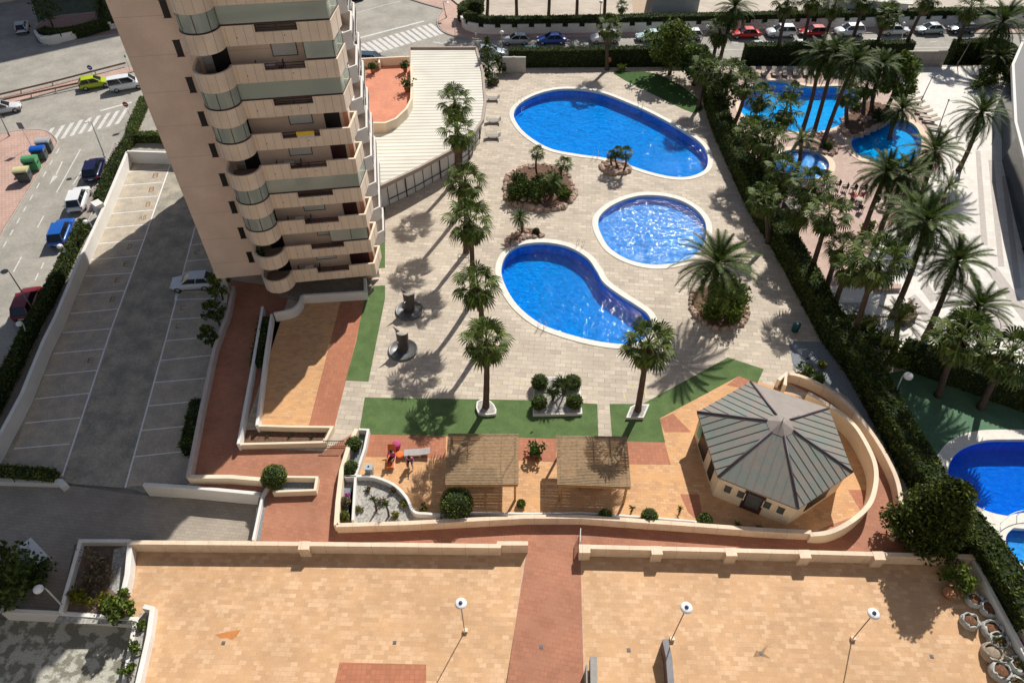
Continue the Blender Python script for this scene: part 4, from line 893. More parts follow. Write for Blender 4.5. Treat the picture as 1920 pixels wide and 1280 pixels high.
for i,(k,cu,cv,bu,bv,s,lb) in enumerate([
 ('F',853,190,857,335,1.0,'topmost fan palm of the row, its head over the white ribbed roof'),
 ('F',859,245,861,403,1.0,'second fan palm from the top of the row beside the curved glass annex'),
 ('F',872,338,874,474,1.0,'third fan palm from the top of the row, left of the rock garden'),
 ('F',881,412,884,566,1.0,'fan palm level with the tower foot, fourth of the row'),
 ('F',895,533,898,656,1.0,'fan palm just left of the kidney pool, fifth of the row'),
 ('F',912,640,911,766,1.0,'nearest fan palm of the row, rooted in the small white gravel bed'),
 ('F',1216,643,1195,772,1.0,'fan palm standing in front of the kidney pool tip beside the turf'),
 ('F',1143,50,1138,131,.95,'lone fan palm by the street hedge above the egg-shaped pool'),
 ('D',1344,492,1327,588,1.25,'big low feather palm overhanging the round glittering pool'),
 ('F',1320,128,1309,203,.95,'leftmost palm along the dark hedge above the egg-shaped pool end'),
 ('F',1371,135,1352,206,.95,'fan palm leaning over the hedge left of the cyan pool'),
 ('F',1398,155,1374,238,.95,'fan palm at the left corner of the cyan pool'),
 ('F',1350,58,1336,118,1.05,'fan palm in front of the red car at the street hedge'),
 ('D',1378,14,1350,112,1.1,'tall feather palm whose head reaches the top edge near the red car'),
 ('F',1428,182,1412,262,.9,'fan palm whose head covers the left end of the cyan pool'),
 ('F',1474,205,1439,305,1.0,'leaning fan palm in front of the middle of the cyan pool'),
 ('F',1413,246,1402,328,1.0,'dark fan palm beside the hedge just below the cyan pool'),
 ('F',1488,168,1484,215,.6,'little fan palm standing up before the cyan pool'),
 ('Y',1502,262,1490,330,.9,'pale green young palm between the cyan pool and the paddling pool'),
 ('D',1538,103,1504,246,1.0,'left of three slender trunks crossing the cyan pool'),
 ('D',1566,100,1524,254,1.0,'middle of three slender trunks crossing the cyan pool'),
 ('D',1604,118,1541,276,1.0,'right of three slender trunks crossing the cyan pool'),
 ('F',1478,2,1454,114,1.0,'palm crossing the street between the white and the red parked car'),
 ('F',1528,-4,1506,98,1.0,'palm rising in front of the second red car'),
 ('F',1567,8,1536,92,1.0,'palm leaning across the street right of the second red car'),
 ('F',1622,-4,1592,92,1.0,'palm crossing in front of the white off-road car'),
 ('F',1666,26,1638,104,.95,'shorter fan palm left of the white estate car'),
 ('F',1742,-6,1690,104,1.05,'long-trunked palm between the white estate and the grey saloon'),
 ('F',1821,14,1789,106,1.0,'palm in front of the dark parked car at the right'),
 ('D',1880,42,1846,118,1.4,'largest feather palm at the upper right street corner'),
 ('D',1872,108,1838,150,.8,'low feather palm in the corner bed below the largest one'),
 ('F',1626,160,1618,222,1.0,'bushy palm in the rocky bed between the neighbouring pools'),
 ('D',1655,120,1632,218,.9,'feather palm rising over the rocky bed between the neighbouring pools'),
 ('D',1840,212,1797,320,1.15,'feather palm standing on the white plaza at the far right'),
 ('D',1752,285,1708,402,1.1,'feather palm whose head hides the plaza edge below the teardrop pool'),
 ('D',1661,322,1612,455,1.0,'feather palm just below the teardrop pool, leaning right'),
 ('D',1700,328,1641,462,1.0,'second feather palm below the teardrop pool with a thick trunk'),
 ('Y',1779,352,1754,408,.9,'yellow-green young palm by the sunshade on the plaza edge'),
 ('D',1738,418,1672,594,1.2,'widest feather palm of the plaza edge with long grey fronds'),
 ('D',1794,492,1734,634,1.05,'feather palm over the striped plaza paving'),
 ('D',1833,578,1782,690,1.05,'feather palm with sparse arching fronds at the lower plaza edge'),
 ('F',1524,345,1487,450,1.0,'fan palm beside the chairs of the neighbouring terrace'),
 ('F',1556,402,1515,526,1.0,'fan palm alone on the pink terrace with a slim leaning trunk'),
 ('F',1596,500,1562,585,.85,'small-headed fan palm over the planted steps'),
 ('F',1648,492,1598,640,1.2,'dense dark fan palm over the terrace end'),
 ('Y',1686,602,1676,668,1.1,'yellowish young palm above the hedge meeting point'),
 ('F',1800,628,1758,742,1.1,'dark fan palm at the court hedge with a white plate on its trunk'),
 ('F',1898,664,1838,765,1.15,'fan palm at the right border above the court hedge'),
 
 ('F',1468,318,1452,396,.95,'fan palm between the hedge and the left edge of the paddling pool'),('F',1500,395,1478,470,.8,'small fan palm beside the grey box kiosk'),('D',1712,392,1662,520,1.0,'feather palm rising through the lower chairs of the neighbouring terrace'),('F',1578,462,1548,548,.85,'fan palm close to the hedge above the planted steps'),('F',1592,176,1588,236,.8,'low fan palm at the right end of the bright cyan pool'),('D',1690,205,1668,262,.75,'short feather palm behind the teardrop pool'),
 ('F',1432,372,1440,455,.85,'short fan palm inside the hedge line above the white boards'),
 ('F',1440,258,1424,345,1.0,'dark fan palm hugging the hedge left of the paddling pool'),
 ('F',1008,286,1010,336,.45,'small twin palm at the back of the rock garden island'),
 ('F',1058,308,1056,342,.5,'small fan palm at the right back of the rock garden island'),
 ('D',1038,340,1036,372,.5,'blue-green low palm at the front of the rock garden island'),
 ('D',975,410,979,440,.42,'little lean palm at the head of the kidney pool'),
 ('F',1146,289,1148,316,.35,'left of the three little palms on the pool islet'),
 ('F',1158,286,1160,318,.35,'middle of the three little palms on the pool islet'),
 ('F',1172,286,1168,322,.45,'right of the three little palms on the pool islet'),
 ]):
    palm(k,cu,cv,bu,bv,lb,s,tr=.2 if s>.7 else .1,sk=(k=='F' and s>.7))
for (cu,cv,bu,bv,s,k) in ((910,-70,913,36,1.1,'F'),(966,-80,969,37,1.1,'F'),(1028,-80,1028,38,1.2,'D'),(1082,-60,1081,35,1.0,'D'),(1140,-70,1133,34,1.1,'F')):
    palm(k,cu,cv,bu,bv,'tall bare trunk rising out of the far hedge, %s from the left'%ORD[[910,966,1028,1082,1140].index(cu)],s,z=.35)
palm('F',1700,-90,1792,19,'thin dark trunk in the far plaza near the top right corner',1,z=.35) if False else None
palm('F',1166,12,1160,34,'small palm head poking over the far hedge',.55,z=.35,tr=.12)
# --- yuccas and small spiky plants
def spiky(u,v,h,label,r=.5,n=40,m=None,z=ZD,stems=1,name='yucca'):
    x,y,_=P(u,v,z); o=empty(name,(x,y,z),0,label,'plant'); b=MB(); tops=[]
    for i in range(stems):
        t=R.uniform(0,6.28); k=0 if stems==1 else .35; e=Vector((math.cos(t)*k,math.sin(t)*k,h*R.uniform(.75,1))); tops.append(e); b.tube([(0,0,0),tuple(e*.5+Vector((.05,0,0))),tuple(e)],[.09,.07,.06],6)
    b.build('stem',bark2,o); b=MB()
    for e in tops:
        for j in range(n):
            d=Vector((R.gauss(0,1),R.gauss(0,1),R.uniform(-.3,1.3))).normalized(); s=d.orthogonal().normalized()*.05; L=r*R.uniform(.7,1.1)
            b.add([e-s,e+s,e+d*L-Vector((0,0,L*.15))],[(0,1,2)])
    b.build('leaves',m or leafmat('yucca_leaf',(.03,.06,.012),(.13,.18,.05),.4,.5),o); return o
spiky(1036,752,1.7,'yucca cluster with stout stems in the middle of the square planter',.85,60,stems=3)
spiky(1056,742,1.8,'yucca behind the right clipped balls in the square planter',.85,60,stems=3)
spiky(706,958,1.9,'left yucca with a bent stem in the white gravel garden',.5)
spiky(729,968,1.7,'right yucca with a bent stem in the white gravel garden',.5)
for i,(u,v) in enumerate(((1184,957),(1274,958))): spiky(u,v,.5,('left','right')[i]+' small yellow-green spiky plant beside the pergola paving',.35,26,m=gold_l)
for i,(u,v) in enumerate(((1381,986),(1421,992))): spiky(u,v,.3,('left','right')[i]+' bright yellow spiky plant behind the pavilion front wall',.42,34,m=gold_l)
for i,(u,v) in enumerate(((500,820),(542,820),(584,822))): spiky(u,v,.15,('left','middle','right')[i]+' small agave in the brown soil bed',.32,22,name='agave')
spiky(1002,935,.6,'small cactus-like shrub between the two pergolas',.4,26) if False else None
for (u,v,r,lb) in ((514,893,.95,'large clipped ball at the corner of the grey gravel planter'),(663,832,.62,'dark clipped ball, upper one of the narrow bed'),(658,877,.60,'dark clipped ball, lower one of the narrow bed'),(856,943,1.22,'largest clipped green ball in front of the left pergola'),
  (1012,716,.72,'clipped ball at the far left of the square planter'),(1074,716,.72,'clipped ball at the far right of the square planter'),(1011,754,.68,'clipped ball at the near left of the square planter'),(1077,752,.70,'clipped ball at the near right of the square planter'),
  (1135,967,.5,'half-hidden clipped ball in front of the right pergola'),(1218,968,.62,'clipped ball right of the right pergola'),(1322,974,.5,'clipped ball nearest the pavilion'),(977,944,.32,'small upright clipped shrub between the pergolas'),
  (1552,273,.55,'clipped ball at the bend of the paddling pool bed'),(1518,262,.4,'dark clipped ball under the thin trunks')):
    ball(u,v,r,lb)
ball(647,941,.4,'brownish cushion shrub, upper one on the grey gravel strip',dry_l); ball(645,968,.4,'olive cushion shrub, lowest on the grey gravel strip',gold_l,dens=.6)
bush(653,933,.25,.6,'magenta flowering tuft on the grey gravel strip',leafmat('magenta_flower',(.3,.03,.25),(.5,.08,.4)),n=80,ls=.1)
bush(672,812,.35,.6,'wispy dry plant at the head of the narrow bed',dry_l,n=90,ls=.12)
for (u,v,r,m,lb) in ((672,955,.35,gold_l,'olive clump at the left of the white gravel garden'),(712,942,.5,dry_l,'grey dry shrub amid the white gravel garden'),(757,945,.4,gold_l,'yellowish tuft near the curved garden wall'),(742,968,.35,gold_l,'mustard tuft at the foot of the white gravel garden'),(692,918,.3,dry_l,'pinkish dry tuft near the top of the white gravel garden'),(740,920,.35,dry_l,'reddish dry tuft by the curved garden wall'),(795,958,.3,gold_l,'pale tuft outside the curved garden wall')):
    bush(u,v,r,.45,lb,m,n=110,ls=.12)
for (u,v,r,h,lb) in ((975,375,1.3,2.0,'dark spreading shrub over the left boulders of the island'),(1000,375,1.4,2.4,'tallest dense shrub of the island'),(988,372,1.1,2.3,'dense dark shrub on the left of the rock garden island'),(1015,355,1.2,2.2,'tall dark shrub in the middle of the rock garden island'),(972,352,1.0,1.6,'round shrub at the back left of the rock garden island'),(1040,352,1.0,1.5,'green shrub right of centre on the rock garden island'),(1056,372,.8,1.0,'spreading shrub at the right edge of the rock garden island')):
    bush(u,v,r*1.15,h,lb,n=750,m=bush_l if 'green' in lb or 'spreading shrub at' in lb else tree_l)
ball(1005,434,.38,'brown round cactus at the head of the kidney pool',leafmat('brown_cactus',(.05,.035,.015),(.12,.09,.04)),z=ZD); 
for (u,v,r,h,lb) in ((1345,592,1.6,2.2,'dense shrub under the big feather palm'),(1382,585,1.6,3.2,'leafy shrub right of the big feather palm trunk'),(1365,560,1.5,2.6,'tall shrub behind the big feather palm')):
    bush(u,v,r,h,lb,m=bush_l,n=1100,ls=.22)
tree(1255,140,7.0,3.4,'broad loose tree by the street hedge above the lawn',n=3600,ls=.3,clumps=34,m=bush_l)
tree(1300,160,5.0,2.6,'dark shade tree at the corner of the lawn',n=1800,ls=.28,clumps=24)
tree(1662,205,7.0,2.5,'large-leaved tree beside the plaza lamp and the pool beds',n=1500,ls=.42,clumps=20,m=bush_l)
tree(1722,1008,6.6,2.75,'dense dark green tree filling the corner by the orange terrace',n=24000,clumps=150,ls=.17,cone=True,low=.14,trunk=.25,m=leafmat('dark_glossy_leaf',(.012,.03,.006),(.12,.15,.028)))
tree(20,1130,7.0,2.6,'black-green tree in the shade at the lower left border',n=2600,z=0)
tree(232,1150,1.9,1.15,'bright bushy shrub-tree at the end of the corner bed',m=bush_l,n=900,clumps=16,ls=.2,low=.15,trunk=.1)
for (u,v,r,h,m,lb,n) in ((196,1130,.7,.9,gold_l,'yellow-green shrub at the bottom of the corner bed',300),(150,1125,.7,.9,gold_l,'second golden shrub by the lower left wall of the corner bed',300),(190,1062,1.2,.9,dry_l,'grey-brown rambling shrub in the upper corner bed',420),(178,1095,1.0,.9,dry_l,'dry tangled shrub in the middle of the corner bed',320),
  (267,1175,.4,.6,bush_l,'small tuft at the top of the gravel strip',120),(258,1215,.45,.9,bush_l,'leafy strip plant halfway down the gravel strip',160),(245,1262,.45,.9,bush_l,'leafy strip plant at the bottom of the gravel strip',160)):
    bush(u,v,r,h,lb,m,n=n,ls=.16)
bush(75,1100,1.5,1.6,'dark shrub under the lower left lamp',n=500,z=0); bush(12,1100,1.2,1.4,'yellowing shrub at the left border',gold_l,n=300,z=0)
bush(50,1085,1.4,.9,'grey-green creeping shrub behind the lower left lamp',dry_l,n=300,z=0)
tree(418,562,3.2,1.1,'bright round-topped tree beside the white hatchback',m=bush_l,n=900,clumps=16,ls=.18,z=0.6,trunk=.1)
tree(412,610,3.0,1.1,'dark tree below the bright one by the walk wall',n=800,clumps=16,ls=.18,z=.6,trunk=.1)
tree(398,650,2.6,.9,'lowest of the three small trees beside the walk wall',n=700,clumps=14,ls=.18,z=.6,trunk=.1)
hedge([(376,762),(366,800),(355,850)],1.0,1.1,'dark ivy mass on the wall at the end of the car park',z=.3,zb=0)
cyp=tree(915,150,6.2,.85,'narrow dark cypress at the annex corner',n=1500,clumps=60,ls=.16,low=.04,trunk=.12,name='cypress')
bush(938,135,1.0,2.2,'green shrub between the cypress and the gate',n=500); bush(930,158,.8,.9,'small grey flowering shrub at the annex corner',dry_l,n=200); bush(920,160,.8,1.0,'dark shrub below the cypress',n=300)
bush(1165,133,.8,.9,'low shrub behind the lawn at the palm foot',bush_l,n=240)
bush(1540,690,.5,.9,'round golden shrub on the grey gravel',gold_l,n=260,ls=.12); bush(1512,702,.8,.9,'dark trailing shrub over the walk wall',n=300); bush(1533,716,.8,.8,'second trailing shrub over the walk wall',n=300)
sheet('gravel',[(1478,640),(1560,640),(1640,790),(1690,880),(1680,860),(1590,745),(1520,700),(1488,690)],gravel_g,3)
for (u,v,r,h,m,lb) in ((1835,165,1.6,2.0,hedge_l,'dark shrub mass in the plaza corner bed'),(1862,150,1.6,2.2,hedge_l,'second dark shrub of the plaza corner bed'),(1890,148,1.0,1.0,dry_l,'reddish shrub at the edge of the plaza corner bed'),(1600,205,1.2,1.4,tree_l,'dark shrub hugging the left of the rocky bed'),(1645,228,1.0,1.2,tree_l,'low shrub at the tip of the rocky bed'),
   (1330,150,1.6,1.8,tree_l,'dark shrub behind the hedge corner'),(1385,330,1.2,1.8,bush_l,'yellow-flowered shrub on the hedge above the pool end'),(1425,330,1.6,2.6,tree_l,'leafy mass left of the paddling pool'),(1440,360,1.6,2.2,tree_l,'leafy mass below the paddling pool'),(1600,620,1.5,1.8,bush_l,'sunlit shrub at the foot of the dense fan palm'),(1640,665,2.0,2.4,tree_l,'dark shrub bank below the yellowish palm'),(1600,690,2.0,2.2,tree_l,'dark shrub bank beside the gravel'),
   (1640,690,1.8,2.5,bush_l,'broad-leaved shrub catching some sun above the court'),(1780,655,1.5,2.4,tree_l,'dark purple-green shrub below the arching palm'),(1820,690,1.6,2.0,tree_l,'dark shrub above the court hedge'),(1690,585,.9,1.2,tree_l,'planter shrub beside the timber steps'),(1625,430,.9,1.2,bush_l,'shrub round the foot of the terrace palms'),(1600,520,.5,.8,tree_l,'low plant near the terrace edge')):
    bush(u,v,r,h,lb,m,n=int(260*r*r)+150,ls=.2)
for (u,v,h,r,lb) in ((1392,285,4.5,1.9,'tree in the hedge line beside the end of the egg-shaped pool'),(1412,345,5,2.0,'tree in the hedge line level with the paddling pool'),(1436,395,4.2,1.8,'tree in the hedge line above the grey kiosk'),(1345,215,4.5,2.0,'tree in the hedge line at the tip of the lawn')):
    tree(u,v,h,r,lb,m=tree_l,n=1300,clumps=20,ls=.24)
# --- hedges
hedge([(955,121),(1060,121),(1200,118),(1320,116)],1.3,2.3,'long dark clipped hedge between the street and the egg-shaped pool',zb=0)
hedge([(1392,114),(1500,112),(1600,110),(1702,108)],1.4,2.4,'clipped hedge screening the neighbouring pool from the street',zb=0)
hedge([(1778,108),(1858,106),(1888,122),(1905,140)],1.4,2.4,'dark hedge bending round the plaza corner',zb=0)
hedge([(1322,150),(1345,235),(1388,330),(1420,400),(1466,470),(1515,560),(1560,640),(1605,700),(1650,780),(1700,870),(1745,945),(1800,1010),(1850,1075),(1890,1140),(1915,1190)],1.9,2.3,'very long dark hedge running diagonally between the two properties',dens=75,ls=.17)
hedge([(1680,676),(1742,699),(1857,740),(2010,795)],1.5,2.4,'dark hedge along the top of the green court')
hedge([(256,262),(233,292),(212,330),(197,368),(189,388)],.75,1.4,'green hedge behind the parked dark blue and white cars',z=0)
hedge([(166,430),(148,460),(128,504),(94,572),(72,612),(33,694),(-18,800)],.8,1.5,'long dark hedge between the street and the car park wall',z=0)
hedge([(275,195),(262,225),(250,262),(290,265),(330,268)],1.0,1.2,'yellow-green hedge at the corner by the tower',z=0,m=bush_l)
hedge([(-20,889),(50,893),(108,898)],.9,.9,'low leafy hedge on the white kerb at the car park mouth',z=0.3,zb=.3,m=bush_l)
hedge([(868,40),(868,30),(885,22),(905,24)],1.4,1.8,'curled end of the far hedge at the street corner',z=.35)
hedge([(875,46),(900,54),(960,57),(1200,53),(1440,48),(1700,42),(2100,35)],1.4,2.0,'long dark hedge behind the battlemented wall',z=.35)
hedge([(85,72),(110,76),(160,68),(215,52),(260,45)],1.6,1.6,'black hedge in the shade at the upper left',z=0)
hedge([(500,604),(490,650),(482,690)],.9,.8,'dark hedge strip between the two white walls')
tree(100,52,5.2,2.2,'thin pinkish-brown tree in the shaded garden at upper left',n=700,clumps=18,ls=.22,z=0,trunk=.14); palm('D',190,12,186,34,'dark palm in the shaded garden at upper left',.7,z=0)
b=MB(); b.poly(XY([(80,70),(100,60),(300,30),(300,-60),(40,-60)],0),.03); struct('lawn',b,mat('shaded_lawn',(.1,.13,.08),.95,.3,1))
# lot walls at street side
o=wall([(238,284),(191,395),(144,495),(104,592),(80,640),(40,738),(0,812),(-30,870)],1.45,.32,'long white boundary wall of the car park',z=0)
wall([(238,283),(300,285),(345,287)],1.6,.3,'white wall at the back of the car park',z=0)
wall([(176,376),(186,384)],1.9,.9,'white stepped pillar block on the car park wall',z=0)
wall([(-20,898),(112,902),(121,911)],.5,.5,'white kerb holding the low leafy hedge',z=0)
wall([(42,1030),(52,1022),(78,1050)],.8,.9,'white sloping block at the left of the driveway',z=0)
wall([(1702,96),(1778,96)],2.1,.3,'beige panelled wall between the two street hedges',tiles('beige_wall_panels',(.52,.46,.38),(.48,.42,.35),(.35,.3,.25),1.2,1.0,.03,axes='XZ',off=0),hb=1.2)
b=MB(); x,y,_=D(964,136); b.box((x-.85,y,ZD+1.1),(1.5,.3,2.2)); b.box((x+.85,y,ZD+1.1),(1.5,.3,2.2)); b.box((x,y-.1,ZD+1.15),(.25,.3,2.3)); tag(b.build('gate',[mat('grey_gate_panel',(.45,.44,.4),.7,.1,2)]),'pale grey two-panel gate in the street hedge','gate')
# ------------------------------------------------------------ cars
def paintm(n,c): 
    m=mat('car_paint_'+n,c,.28,.05,2,spec=.6); return m
cglass=mat('car_window_glass',(.015,.02,.025),.08,.1,3,spec=.8); tyre_m=mat('tyre_rubber',(.02,.02,.02),.9,.2,5); rim_m=mat('wheel_rim',(.45,.45,.46),.35,.1,5,metal=.8)
lampm=mat('headlamp_glass',(.7,.72,.72),.15,.05,5); tailm=mat('tail_lamp_red',(.35,.01,.01),.25,.1,5); signw_=mat('plate_white',(.7,.7,.7),.5,.05,4); blackpl=mat('black_plastic',(.02,.02,.022),.5,.2,5)
SH={ # length,width, belt stations (x,z), glasshouse: base front/rear, roof front/rear, roof z
 'hatch':(4.05,1.72,[(0,.62),(.12,.86),(.95,.92),(2.9,.92),(3.95,.7),(4.05,.5)],(.05,3.0),(.55,2.15),1.48),
 'suv':(4.45,1.85,[(0,.75),(.1,1.0),(1.0,1.05),(3.2,1.06),(4.25,.9),(4.45,.6)],(.05,3.35),(.5,2.55),1.68),
 'saloon':(4.5,1.75,[(0,.6),(.1,.9),(.9,.93),(3.15,.92),(4.35,.7),(4.5,.5)],(.55,3.3),(1.15,2.45),1.44),
 'estate':(4.6,1.78,[(0,.6),(.1,.92),(.9,.95),(3.3,.94),(4.45,.72),(4.6,.5)],(.05,3.4),(.4,2.6),1.5),
 'van':(4.4,1.8,[(0,.7),(.04,1.05),(1.0,1.08),(3.4,1.08),(4.25,.85),(4.4,.55)],(.0,3.55),(.08,2.85),1.83)}
CM={}
def car_meshes(kind):
    if kind in CM: return CM[kind]
    L,W,st,(g0,g1),(r0,r1),rz=SH[kind]; h=W/2; out={}
    b=MB(); ring=[]
    xs=[-.0,.06,.25,.6,1.0,1.6,2.2,2.8,L-1.1,L-.6,L-.25,L-.08,L]
    def belt(x):
        for i in range(len(st)-1):
            if st[i][0]<=x<=st[i+1][0]: f=(x-st[i][0])/(st[i+1][0]-st[i][0]); return st[i][1]+(st[i+1][1]-st[i][1])*f
        return st[-1][1]
    for x in xs:
        e=min(x,L-x); k=1-.16*max(0,1-e/.55)**2; hw=h*k; z1=belt(x); zb=.24 if .3<x<L-.3 else .34
        ring.append([(x-L/2,y*hw,z) for y,z in ((-.86,zb),(-1,zb+.2),(-1,z1-.2),(-.95,z1-.04),(-.8,z1),(0,z1+.03),(.8,z1),(.95,z1-.04),(1,z1-.2),(1,zb+.2),(.86,zb))])
    vs=[p for r_ in ring for p in r_]; n=11; fs=[]
    for i in range(len(ring)-1):
        for j in range(n): fs.append((i*n+j,i*n+(j+1)%n,(i+1)*n+(j+1)%n,(i+1)*n+j))
    fs.append(tuple(range(n))[::-1]); fs.append(tuple((len(ring)-1)*n+j for j in range(n))); b.add(vs,fs,0,True)
    hb=h*.80; hr=h*.66; zb0=.92
    rf=[(r0-L/2,-hr,rz-.03),(r0-L/2,hr,rz-.03),(r1-L/2,hr,rz-.03),(r1-L/2,-hr,rz-.03)]; zbk=belt(.5)-.02; zfk=belt(min(g1,L-1.0))-.02
    bs=[(g0-L/2+.02,-hb,zbk),(g0-L/2+.02,hb,zbk),(g1-L/2,hb,zfk),(g1-L/2,-hb,zfk)]
    mid=[((r0+r1)/2-L/2,-hr*1.03,rz),((r0+r1)/2-L/2,hr*1.03,rz)]
    V=[Vector(p) for p in rf+bs]; m0,m1=Vector(mid[0]),Vector(mid[1])
    b.add([V[0],m0,m1,V[1]],[(0,1,2,3)]); b.add([m0,V[3],V[2],m1],[(0,1,2,3)])   # roof
    for a,c in ((0,4),(1,5),(2,6),(3,7)): b.beam(V[a],V[c],.09,.09)
    for s in (0,1):
        t=(V[0]+V[3])/2 if s==0 else (V[1]+V[2])/2; bo=(V[4]+V[7])/2 if s==0 else (V[5]+V[6])/2; b.beam(t,bo,.09,.06)
        b.beam(V[0 if s==0 else 1],V[3 if s==0 else 2],.08,.06)
    for s in (-1,1): b.box((g1-L/2-.25,s*(h+.06),zfk+.12),(.16,.2,.12))
    out['body']=b
    def quad(a,b_,c,d,k=.06):
        m=(V[a]+V[b_]+V[c]+V[d])/4; return [V[i].lerp(m,k)*1 for i in (a,b_,c,d)]
    b=MB(); b.add(quad(3,2,6,7,.03),[(0,1,2,3)]); out['windscreen']=b
    b=MB(); b.add(quad(0,1,5,4,.06),[(0,1,2,3)]); out['rear_window']=b
    for nm,ids in (('side_window_a',(0,3,7,4)),('side_window_b',(1,2,6,5))):
        b=MB(); b.add(quad(*ids,.03),[(0,1,2,3)]); out[nm]=b
    CM[kind]={k:(v,) for k,v in out.items()}; CM[kind]['L']=L; CM[kind]['W']=W; return CM[kind]
WH={}
def car(kind,u,v,du,dv,color,cname,label,group=None,z=0):
    """u,v: middle of the car on the ground; du,dv: picture direction towards its nose"""
    a=Vector(P(u,v,z)); n=Vector(P(u+du,v+dv,z))-a; rz=math.atan2(n.y,n.x); M=car_meshes(kind); L,W=M['L'],M['W']
    o=empty('parked_car' if kind!='van' else 'parked_van',(a.x,a.y,z+.008),rz,label,'car' if kind!='van' else 'van',group)
    for k in ('body','windscreen','rear_window','side_window_a','side_window_b'):
        nm=k.replace('_a','').replace('_b','') if k.startswith('side') else k
        q=M[k][0].build(nm,paintm(cname,color) if k=='body' else cglass,o)
        if k=='body': fixn(q)
    for s in (-1,1):
        for x in (-L*.31,L*.32):
            key='w'; Mr=Matrix.Translation((x,s*(W/2-.09),.33))@Matrix.Rotation(math.pi/2,4,'X')
            b=MB(); b.lathe([(.2,-.11),(.31,-.11),(.33,-.07),(.33,.07),(.31,.11),(.2,.11)],n=16,M=Mr); wh=b.build('wheel',tyre_m,o)
            b=MB(); b.lathe([(.05,-.13),(.2,-.12),(.21,-.1),(.21,.1),(.2,.12),(.05,.13)],n=12,M=Mr); b.build('rim',rim_m,wh)
        b=MB(); b.box((L/2-.16,s*W*.34,.66),(.22,.34,.14)); b.build('headlight',lampm,o)
        b=MB(); b.box((-L/2+.1,s*W*.38,.80),(.14,.26,.2)); b.build('tail_light',tailm,o)
    for t in ((L/2-.03,.42,.6,.2),(-L/2+.03,.45,.62,.16)): b=MB(); b.box((t[0],0,t[1]),(.1,W*t[2],t[3])); b.build('bumper_trim',blackpl,o)
    for t in ((L/2+.025,.5),(-L/2-.025,.62)): b=MB(); b.box((t[0],0,t[1]),(.02,.5,.11)); b.build('number_plate',signw_,o)
    return o
G1='cars parked along the far street'
WHT=(.72,.73,.74); 
for kind,u,v,col,cn,lb in (('hatch',967,82,(.42,.43,.45),'silver','small silver hatchback parked at the left end of the far street'),
  ('saloon',1034,81,(.01,.06,.32),'royal_blue','royal blue saloon parked on the far street'),
  ('suv',1134,79,WHT,'white','white car parked behind the lone fan palm'),
  ('saloon',1219,75,(.45,.60,.60),'pale_aqua','pale aqua saloon parked left of the loose tree'),
  ('hatch',1290,73,WHT,'white','white car half hidden behind the loose tree'),
  ('saloon',1396,70,(.48,.012,.012),'red','bright red saloon parked beside the palms, the one further left'),
  ('suv',1462,68,WHT,'white','white family car just left of a leaning trunk and the second red car'),
  ('hatch',1522,67,(.42,.008,.012),'deep_red','deep red hatchback, the right one of the two red cars'),
  ('suv',1590,66,WHT,'white','white off-road car to the right of the deep red hatchback'),
  ('saloon',1741,62,(.42,.47,.47),'grey_green','grey-green saloon with gleaming bonnet'),
  ('hatch',1800,61,(.02,.04,.06),'midnight','near-black small car at the right end of the parked row')):
    car(kind,u,v,-20,.4,col,cn,lb,G1)
car('estate',1676,64,20,-.4,WHT,'white','white estate car facing right beside the grey-green saloon',G1)
for kind,u,v,col,cn,lb in (('hatch',1003,103,(.02,.10,.12),'petrol','dark teal car glimpsed over the pool hedge'),('hatch',921,101,(.35,.42,.45),'blue_grey','blue-grey car behind the cypress'),('saloon',1425,93,(.35,.42,.42),'blue_grey','grey car roof behind the neighbouring hedge, left'),('saloon',1505,91,(.5,.56,.55),'pale_grey','pale car roof behind the neighbouring hedge, middle'),('saloon',1640,90,(.5,.56,.55),'pale_grey','pale car roof behind the neighbouring hedge, right')):
    car(kind,u,v+4,20,-.4,col,cn,lb)
car('suv',700,121,20,1,(.03,.06,.10),'slate_blue','dark slate-blue car below the zebra stripes behind the tower')
car('hatch',660,2,20,-4,(.04,.008,.015),'plum','dark plum car at the top edge near the tower')
car('hatch',181,163,20,-3.5,(.42,.52,.02),'lime','lime yellow hatchback driving past the guard rail')
car('van',240,166,20,-3.4,(.70,.74,.76),'van_white','white minivan right behind the lime yellow car')
car('saloon',8,211,20,-4,(.6,.61,.62),'pale_silver','pale silver saloon at the left border on the main road')
car('hatch',45,58,3,-20,(.55,.6,.62),'light_silver','light silver hatchback in the shade at upper left')
car('suv',181,326,7,-20,(.008,.012,.06),'navy','navy dark car parked nearest the STOP marking')
car('suv',152,382,7,-20,WHT,'white','white car parked between the navy car and the bright blue car')
car('suv',121,444,8,-20,(.01,.10,.42),'bright_blue','bright blue car parked beside the street hedge')
car('suv',58,577,8,-20,(.16,.006,.012),'maroon','maroon car parked in the shadow edge by the street lamp')
car('hatch',364,537,-20,1.4,(.62,.65,.70),'cool_white','white hatchback alone in the shaded car park')
